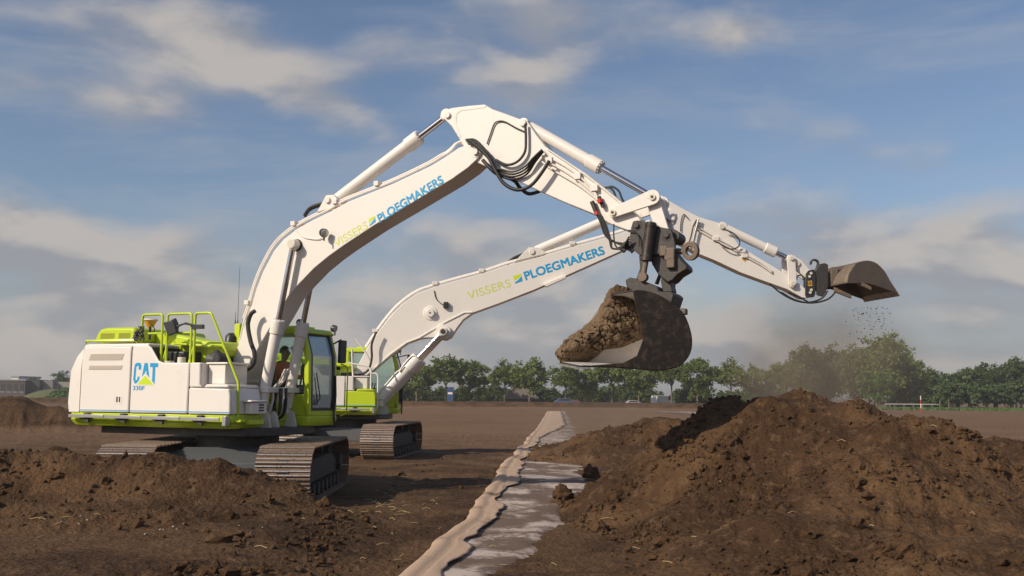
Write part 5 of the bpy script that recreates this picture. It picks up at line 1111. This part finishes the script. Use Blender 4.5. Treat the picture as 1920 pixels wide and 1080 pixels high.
for i in range(4): KINDS['road%d' % i] = dict(rx=3.3, rz=2.9+.2*i, zc=5.7, seed=20+i, material=LEAF, nclump=105, per=38, leaf=.30, shape='umbrella' if i % 2 else 'round')
for i in range(3): KINDS['dark%d' % i] = dict(rx=3.3, rz=4.0, zc=5.2, seed=30+i, material=LEAFD, nclump=110, per=34, leaf=.32, hollow=.3)
for i in range(2): KINDS['big%d' % i] = dict(rx=4.2, rz=5.6, zc=8.2, seed=40+i, material=LEAF, nclump=300, per=24, leaf=.36, hollow=.25)
KINDS['bright0'] = dict(rx=3.0, rz=3.1, zc=4.6, seed=47, material=LEAFB, nclump=100, per=34, leaf=.28, hollow=.35)
for i in range(2): KINDS['willow%d' % i] = dict(rx=1.45, rz=1.9, zc=3.0, seed=50+i, material=LEAFW, nclump=60, per=34, leaf=.20, hollow=.3)
for i in range(2): KINDS['shrub%d' % i] = dict(rx=2.6, rz=2.2, zc=1.7, seed=60+i, material=LEAFD, nclump=80, per=34, leaf=.28, hollow=.3)
def tree(kind, px, Y, sc, label, group, name='tree', zb=None, sx=None):
    me, tm = variant(kind, **KINDS[kind]); p = at_depth(px, 745, Y); z = gz(p.x, p.y) if zb is None else zb
    r = empty(name, (p.x, p.y, z), rnd.uniform(0, 6.28)); sc = sc*(.93 if kind[:4] == 'road' else 1); r.scale = (sx or sc*1.06, sx or sc*1.06, sc); tag(r, label, 'tree' if name != 'shrub' else 'shrub', group)
    for nm, m_ in (('crown', me), ('trunk', tm)): o = bpy.data.objects.new(nm, m_); col.objects.link(o); o.parent = r
    return r
row_jitter = random.Random(31)
row = [(790, 1.02), (832, 1.12), (885, 1.13), (942, 1.06), (992, 1.1), (1052, .98), (1090, .95), (1150, 1.05), (1203, 1.0), (1258, 1.06), (1310, 1.05), (1362, .98), (1415, 1.02), (1470, 1.06)]
for k, (px, sc) in enumerate(row):
    tree('road%d' % (k % 4), px+row_jitter.uniform(-9, 9), 190+row_jitter.uniform(-6, 6), sc*row_jitter.uniform(.88, 1.08), 'roadside tree with round airy crown and thin trunk along the far edge of the field', 'row of roadside trees beyond the field')
for k in range(26):
    px = 762+k*28+rnd.uniform(-9, 9); tree('shrub%d' % (k % 2), px, 206+rnd.uniform(-5, 9), rnd.uniform(.75, 1.3), 'dark bush filling the gap behind the roadside trees', 'dark bushes behind the roadside trees', 'shrub')
for k, (px, kd, sc, Y) in enumerate([(1510, 'big0', .86, 205), (1556, 'big1', .94, 210), (1604, 'big1', .92, 206), (1540, 'dark2', 1.1, 214), (1630, 'big0', .9, 212), (1706, 'big1', .80, 212)]): tree(kd, px, Y, sc, 'tall leafy tree behind the drifting dust', 'trees behind the dust')
tree('big0', 1664, 200, 1.02, 'tallest broad green tree standing above its neighbours', None); tree('bright0', 1643, 194, .98, 'bright fresh green tree in front of the tallest tree', None); tree('dark0', 1690, 204, 1.0, 'dark green tree leaning against the tallest tree', None)
for k in range(14):
    tree('dark%d' % (k % 3), 1715+k*17+rnd.uniform(-5, 5), 232+rnd.uniform(-8, 8), [.98, 1.0, .95, .9, .88, .85, .95, 1.05, 1.1, .95, 1.1, 1.2, 1.25, 1.2][k], 'dark tree of the wood behind the clipped willows', 'dark wood behind the willows')
for k in range(11):
    tree('willow%d' % (k % 2), 1762+k*17.5+rnd.uniform(-3, 3), 186+rnd.uniform(-2, 2), rnd.uniform(.95, 1.1), 'small clipped grey green willow in the row at the field edge', 'row of clipped willows'); 
for k in range(5): tree('shrub%d' % (k % 2), 1680+k*22, 200, .7, 'low bush at the field edge beside the clipped willows', 'low bushes beside the willows', 'shrub')
tree('willow0', 1800, 196, 1.55, 'pale taller willow rising behind the clipped row', None)
tree('dark0', 112, 300, .85, 'dark tree behind the long wall at far left', None); tree('dark2', 48, 300, .5, 'small tree peeping over the dark building', None); tree('willow1', 57, 300, 1.3, 'narrow small tree peeping over the dark building roof', None)
# grass edge of the field on the right and on the left
def grass_strip(name, px0, px1, Y0, Y1, label, h=.25, n=5000, bumpf=None):
    mb = MB(); r_ = random.Random(4); a = at_depth(px0, 745, Y0); b = at_depth(px1, 745, Y0)
    for k in range(n):
        x = r_.uniform(a.x, b.x); y = r_.uniform(Y0, Y1); z = gz(x, y) if k < 0 else (bumpf(x, y) if bumpf else 0); t = r_.uniform(0, 3.1); s_ = r_.uniform(.25, .55); hh = h*r_.uniform(.5, 1.3); c, q = math.cos(t)*s_, math.sin(t)*s_
        mb.add([(x-c, y-q, z-.05), (x+c, y+q, z-.05), (x+c*.6+r_.uniform(-.1, .1), y+q*.6, z+hh), (x-c*.6, y-q*.6, z+hh*r_.uniform(.7, 1))], [(0, 1, 2, 3)])
    o = mb.obj(name, GRASSM, None, smooth=0); tag(o, label, kind='stuff'); return o
grass_strip('grass', 1640, 1960, 172, 186, 'strip of rough grass along the edge of the far field', .35, 7000)
moundf = lambda x, y: max(0, 2.6-(((x-MX)/9.0)**2+((y-252)/9.0)**2)*2.6)
MX = at_depth(108, 740, 252).x
mb = MB(); G = 24
for i in range(G+1):
    for j in range(G+1): x = MX-11+22*i/G; y = 241+22*j/G; mb.v.append((x, y, moundf(x, y)-.05))
mb.add([], []); base = 0
mb.f = [(i*(G+1)+j, (i+1)*(G+1)+j, (i+1)*(G+1)+j+1, i*(G+1)+j+1) for i in range(G) for j in range(G)]; mb.mi = [0]*len(mb.f)
tag(mb.obj('grassy_mound', soil_mat('mound_earth', (.16, .12, .075), (.10, .12, .04), (.19, .15, .10)), None), 'small grassy earth mound in front of the long wall', kind='structure')
grass_strip('grass', 66, 200, 238, 256, 'rough grass on and round the small earth mound', .4, 2600, lambda x, y: moundf(x, y))
# low buildings at far left
DBR = mat('dark_brick', (.075, .06, .058), .8, var=.2); GREYW = mat('grey_cladding', (.17, .16, .155), .7, var=.1); ROOFM = mat('grey_roof', (.30, .29, .28), .7)
def building(px0, px1, Y, ztop, label, wallm, name='building', dep=14, roof=True, wins=0, base_z=0):
    a = at_depth(px0, 740, Y); b = at_depth(px1, 740, Y); r = empty(name, ((a.x+b.x)/2, Y, base_z)); w_ = (b.x-a.x)/2; tag(r, label, 'building' if name != 'long_wall' else 'wall')
    mb = MB(); mb.box(-w_, w_, 0, dep, -.2, ztop); mb.obj('wall', wallm, r)
    if roof: mb = MB(); mb.box(-w_-.25, w_+.25, -.25, dep+.25, ztop+.002, ztop+.35); mb.obj('roof', ROOFM, r)
    for k in range(wins):
        x = -w_+(k+.5)*2*w_/wins; mb = MB(); mb.box(x-.55, x+.55, -.06, -.005, ztop*.35, ztop*.8); o = mb.obj('window', BLACKP, r); mb = MB(); mb.box(x-.62, x+.62, -.09, -.061, ztop*.30, ztop*.35); mb.obj('sill', ROOFM, o)
    return r
building(-60, 46, 290, 4.9, 'low dark brick building with pale flat roof edge', DBR, wins=9)
building(46.5, 73, 292, 5.0, 'dark gate building joined to the low brick building', mat('black_cladding', (.03, .03, .033), .7), roof=False)
building(73.5, 98, 294, 5.0, 'grey shed with dark fence panels beside the earth mound', GREYW, roof=False)
building(98.5, 150, 296, 4.7, 'long pale grey wall behind the earth mound', mat('pale_block_wall', (.26, .235, .21), .8), 'long_wall', roof=False)
building(20, 33, 300, 6.0, 'small white roof hut on the low building', mat('white_render', (.7, .68, .64), .6), roof=True)
# house roof among the trees, blue notice board, cars, vans, barrier and marker pole
def gable(px, Y, wid, h, rh, label):
    p = at_depth(px, 745, Y); r = empty('house', (p.x, Y, gz(p.x, Y))); tag(r, label, 'house'); mb = MB(); mb.box(-wid/2, wid/2, 0, 7, -.2, h); mb.obj('wall', DBR, r)
    mb = MB(); mb.prism([(-wid/2-.4, h), (wid/2+.4, h), (wid*.28, h+rh), (-wid*.28, h+rh)], -.4, 7.4); mb.obj('roof', mat('slate_roof', (.22, .19, .17), .8), r)
    for x in (-wid/4, wid/4): mb = MB(); mb.box(x-.5, x+.5, -.05, -.004, h*.3, h*.8); mb.obj('window', BLACKP, r)
gable(978, 199, 6.5, 1.2, 2.2, 'house with grey hipped roof showing between the roadside trees')
p = at_depth(844, 745, 180); r = empty('notice_board', (p.x, 180, gz(p.x, 180))); tag(r, 'blue notice board on posts under the roadside trees', 'sign')
mb = MB(); mb.box(-.55, .55, -.04, .04, .7, 3.1); mb.obj('panel', mat('blue_board', (.035, .075, .19), .5), r); mb = MB(); mb.box(-.42, .42, -.05, -.041, 2.0, 2.35); mb.obj('white_band', WHITEM, r)
for x in (-.45, .45): mb = MB(); mb.cyl((x, .07, 0), (x, .07, 3.0), .05, 8); mb.obj('post', GREY, r)
def car(px, Y, c, label, sc=1.0, van=False):
    p = at_depth(px, 745, Y); r = empty('parked_van' if van else 'parked_car', (p.x, Y, gz(p.x, Y))); r.scale = (sc,)*3; tag(r, label, 'van' if van else 'car')
    prof = [(-2.1, .35), (2.1, .35), (2.15, .75), (1.95, .95), (1.0, 1.02), (.45, 1.45), (-1.2, 1.48), (-1.9, 1.05), (-2.15, .9)] if not van else [(-2.4, .4), (2.4, .4), (2.45, 1.0), (1.9, 1.25), (1.5, 2.1), (-2.35, 2.15)]
    mb = MB(); mb.prism(prof, -.85, .85); mb.obj('body', c, r, .06)
    win = [(.85, 1.02), (.42, 1.38), (-1.15, 1.41), (-1.6, 1.05)] if not van else [(1.75, 1.3), (1.45, 1.95), (.7, 1.95), (.7, 1.3)]
    for yy in (-.856, .85): mb = MB(); mb.prism(win, yy, yy+.006); mb.obj('window', BLACKP, r)
    for x in (-1.3, 1.3):
        for yy in (-.87, .69): mb = MB(); mb.cyl((x, yy, .33), (x, yy+.18, .33), .33, 16); w_ = mb.obj('wheel', BLACK, r); mb = MB(); mb.cyl((x, yy-.005 if yy < 0 else yy+.185, .33), (x, yy+.01 if yy < 0 else yy+.17, .33), .2, 12); mb.obj('rim', GREY, w_)
    return r
car(1062, 176, mat('blue_car_paint', (.06, .10, .2), .3), 'dark blue car parked beyond the field under the trees'); car(1078, 178, mat('orange_car_paint', (.6, .14, .03), .3), 'orange car parked beside the dark blue one', .8)
car(1243, 198, mat('white_van_paint', (.7, .7, .7), .4), 'white van parked under the roadside trees', 1.0, True).rotation_euler = (0, 0, R(35)); car(1190, 178, mat('silver_car_paint', (.5, .5, .5), .3), 'low silver car parked beside the white van', .8)
p = at_depth(1727, 768, 150); r = empty('marker_pole', (p.x, 150, gz(p.x, 150))); tag(r, 'red and white survey pole standing at the field edge', 'marker pole')
for k in range(4): mb = MB(); mb.cyl((0, 0, k*.6), (0, 0, k*.6+.6), .07, 8); mb.obj('band', RED if k % 2 == 0 else WHITEM, r)
mb = MB(); a = at_depth(1660, 757, 190); b = at_depth(1800, 759, 190); r = empty('barrier', (a.x, 190, 0)); tag(r, 'long low white barrier behind the marker pole', 'barrier')
mb.box(0, b.x-a.x, -.05, .05, .80, 1.0); mb.obj('beam', mat('weathered_white', (.42, .40, .37), .7), r)
for k in range(9): mb = MB(); mb.box((b.x-a.x)*k/8-.06, (b.x-a.x)*k/8+.06, .051, .15, 0, 1.0); mb.obj('post', GREY, r)

# ------------------------------------------------------------------ air: thin haze everywhere, a drifting dust cloud behind the big heap
def volume_mat(name, c, dens, noise=None, grad=None):
    m_ = bpy.data.materials.new(name); m_.use_nodes = True; t = NT(m_.node_tree); nt = m_.node_tree; nt.nodes.remove(nt.nodes['Principled BSDF'])
    pv = t.n('ShaderNodeVolumePrincipled'); pv.inputs['Color'].default_value = (*c, 1); pv.inputs['Anisotropy'].default_value = .2
    if noise is None: pv.inputs['Density'].default_value = dens
    else:
        tcn = t.n('ShaderNodeTexCoord'); ob = tcn.outputs['Object']; ln = t.n('ShaderNodeVectorMath', operation='LENGTH'); t.put(ln.inputs[0], ob)
        n_ = t.noise(ob, noise, 3, .6, .4); f = t.m('MULTIPLY', t.ramp(ln.outputs[1], 1.0, .25), t.ramp(n_, .30, .68)); t.put(pv.inputs['Density'], t.m('MULTIPLY', f, dens))
    nt.links.new(pv.outputs[0], nt.nodes['Material Output'].inputs['Volume']); return m_
mb = MB(); mb.box(-9300, 9300, -9300, 9300, -1.5, 24); hz_o = mb.obj('haze', volume_mat('haze_air', (.86, .85, .84), .0005), None, smooth=0); tag(hz_o, 'thin summer haze over the whole field', kind='stuff')
def dust(px, py, Y, rx, ry, rz, dens, seed):
    p = at_depth(px, py, Y); v, f = ico(3); me = bpy.data.meshes.new('dust_cloud'); me.from_pydata(v.tolist(), [], f.tolist()); me.materials.append(volume_mat('dust', (.72, .55, .40), dens, 1.6+seed*.1))
    o = bpy.data.objects.new('dust_cloud', me); col.objects.link(o); o.location = p; o.scale = (rx, ry, rz); tag(o, 'brown dust drifting behind the big soil heap', kind='stuff')
dust(1545, 690, 33, 4.0, 3.0, 2.9, .42, 1); dust(1130, 800, 33, 3.6, 3.0, 1.3, .16, 2); dust(1510, 600, 36, 5.0, 3.0, 3.4, .10, 3)
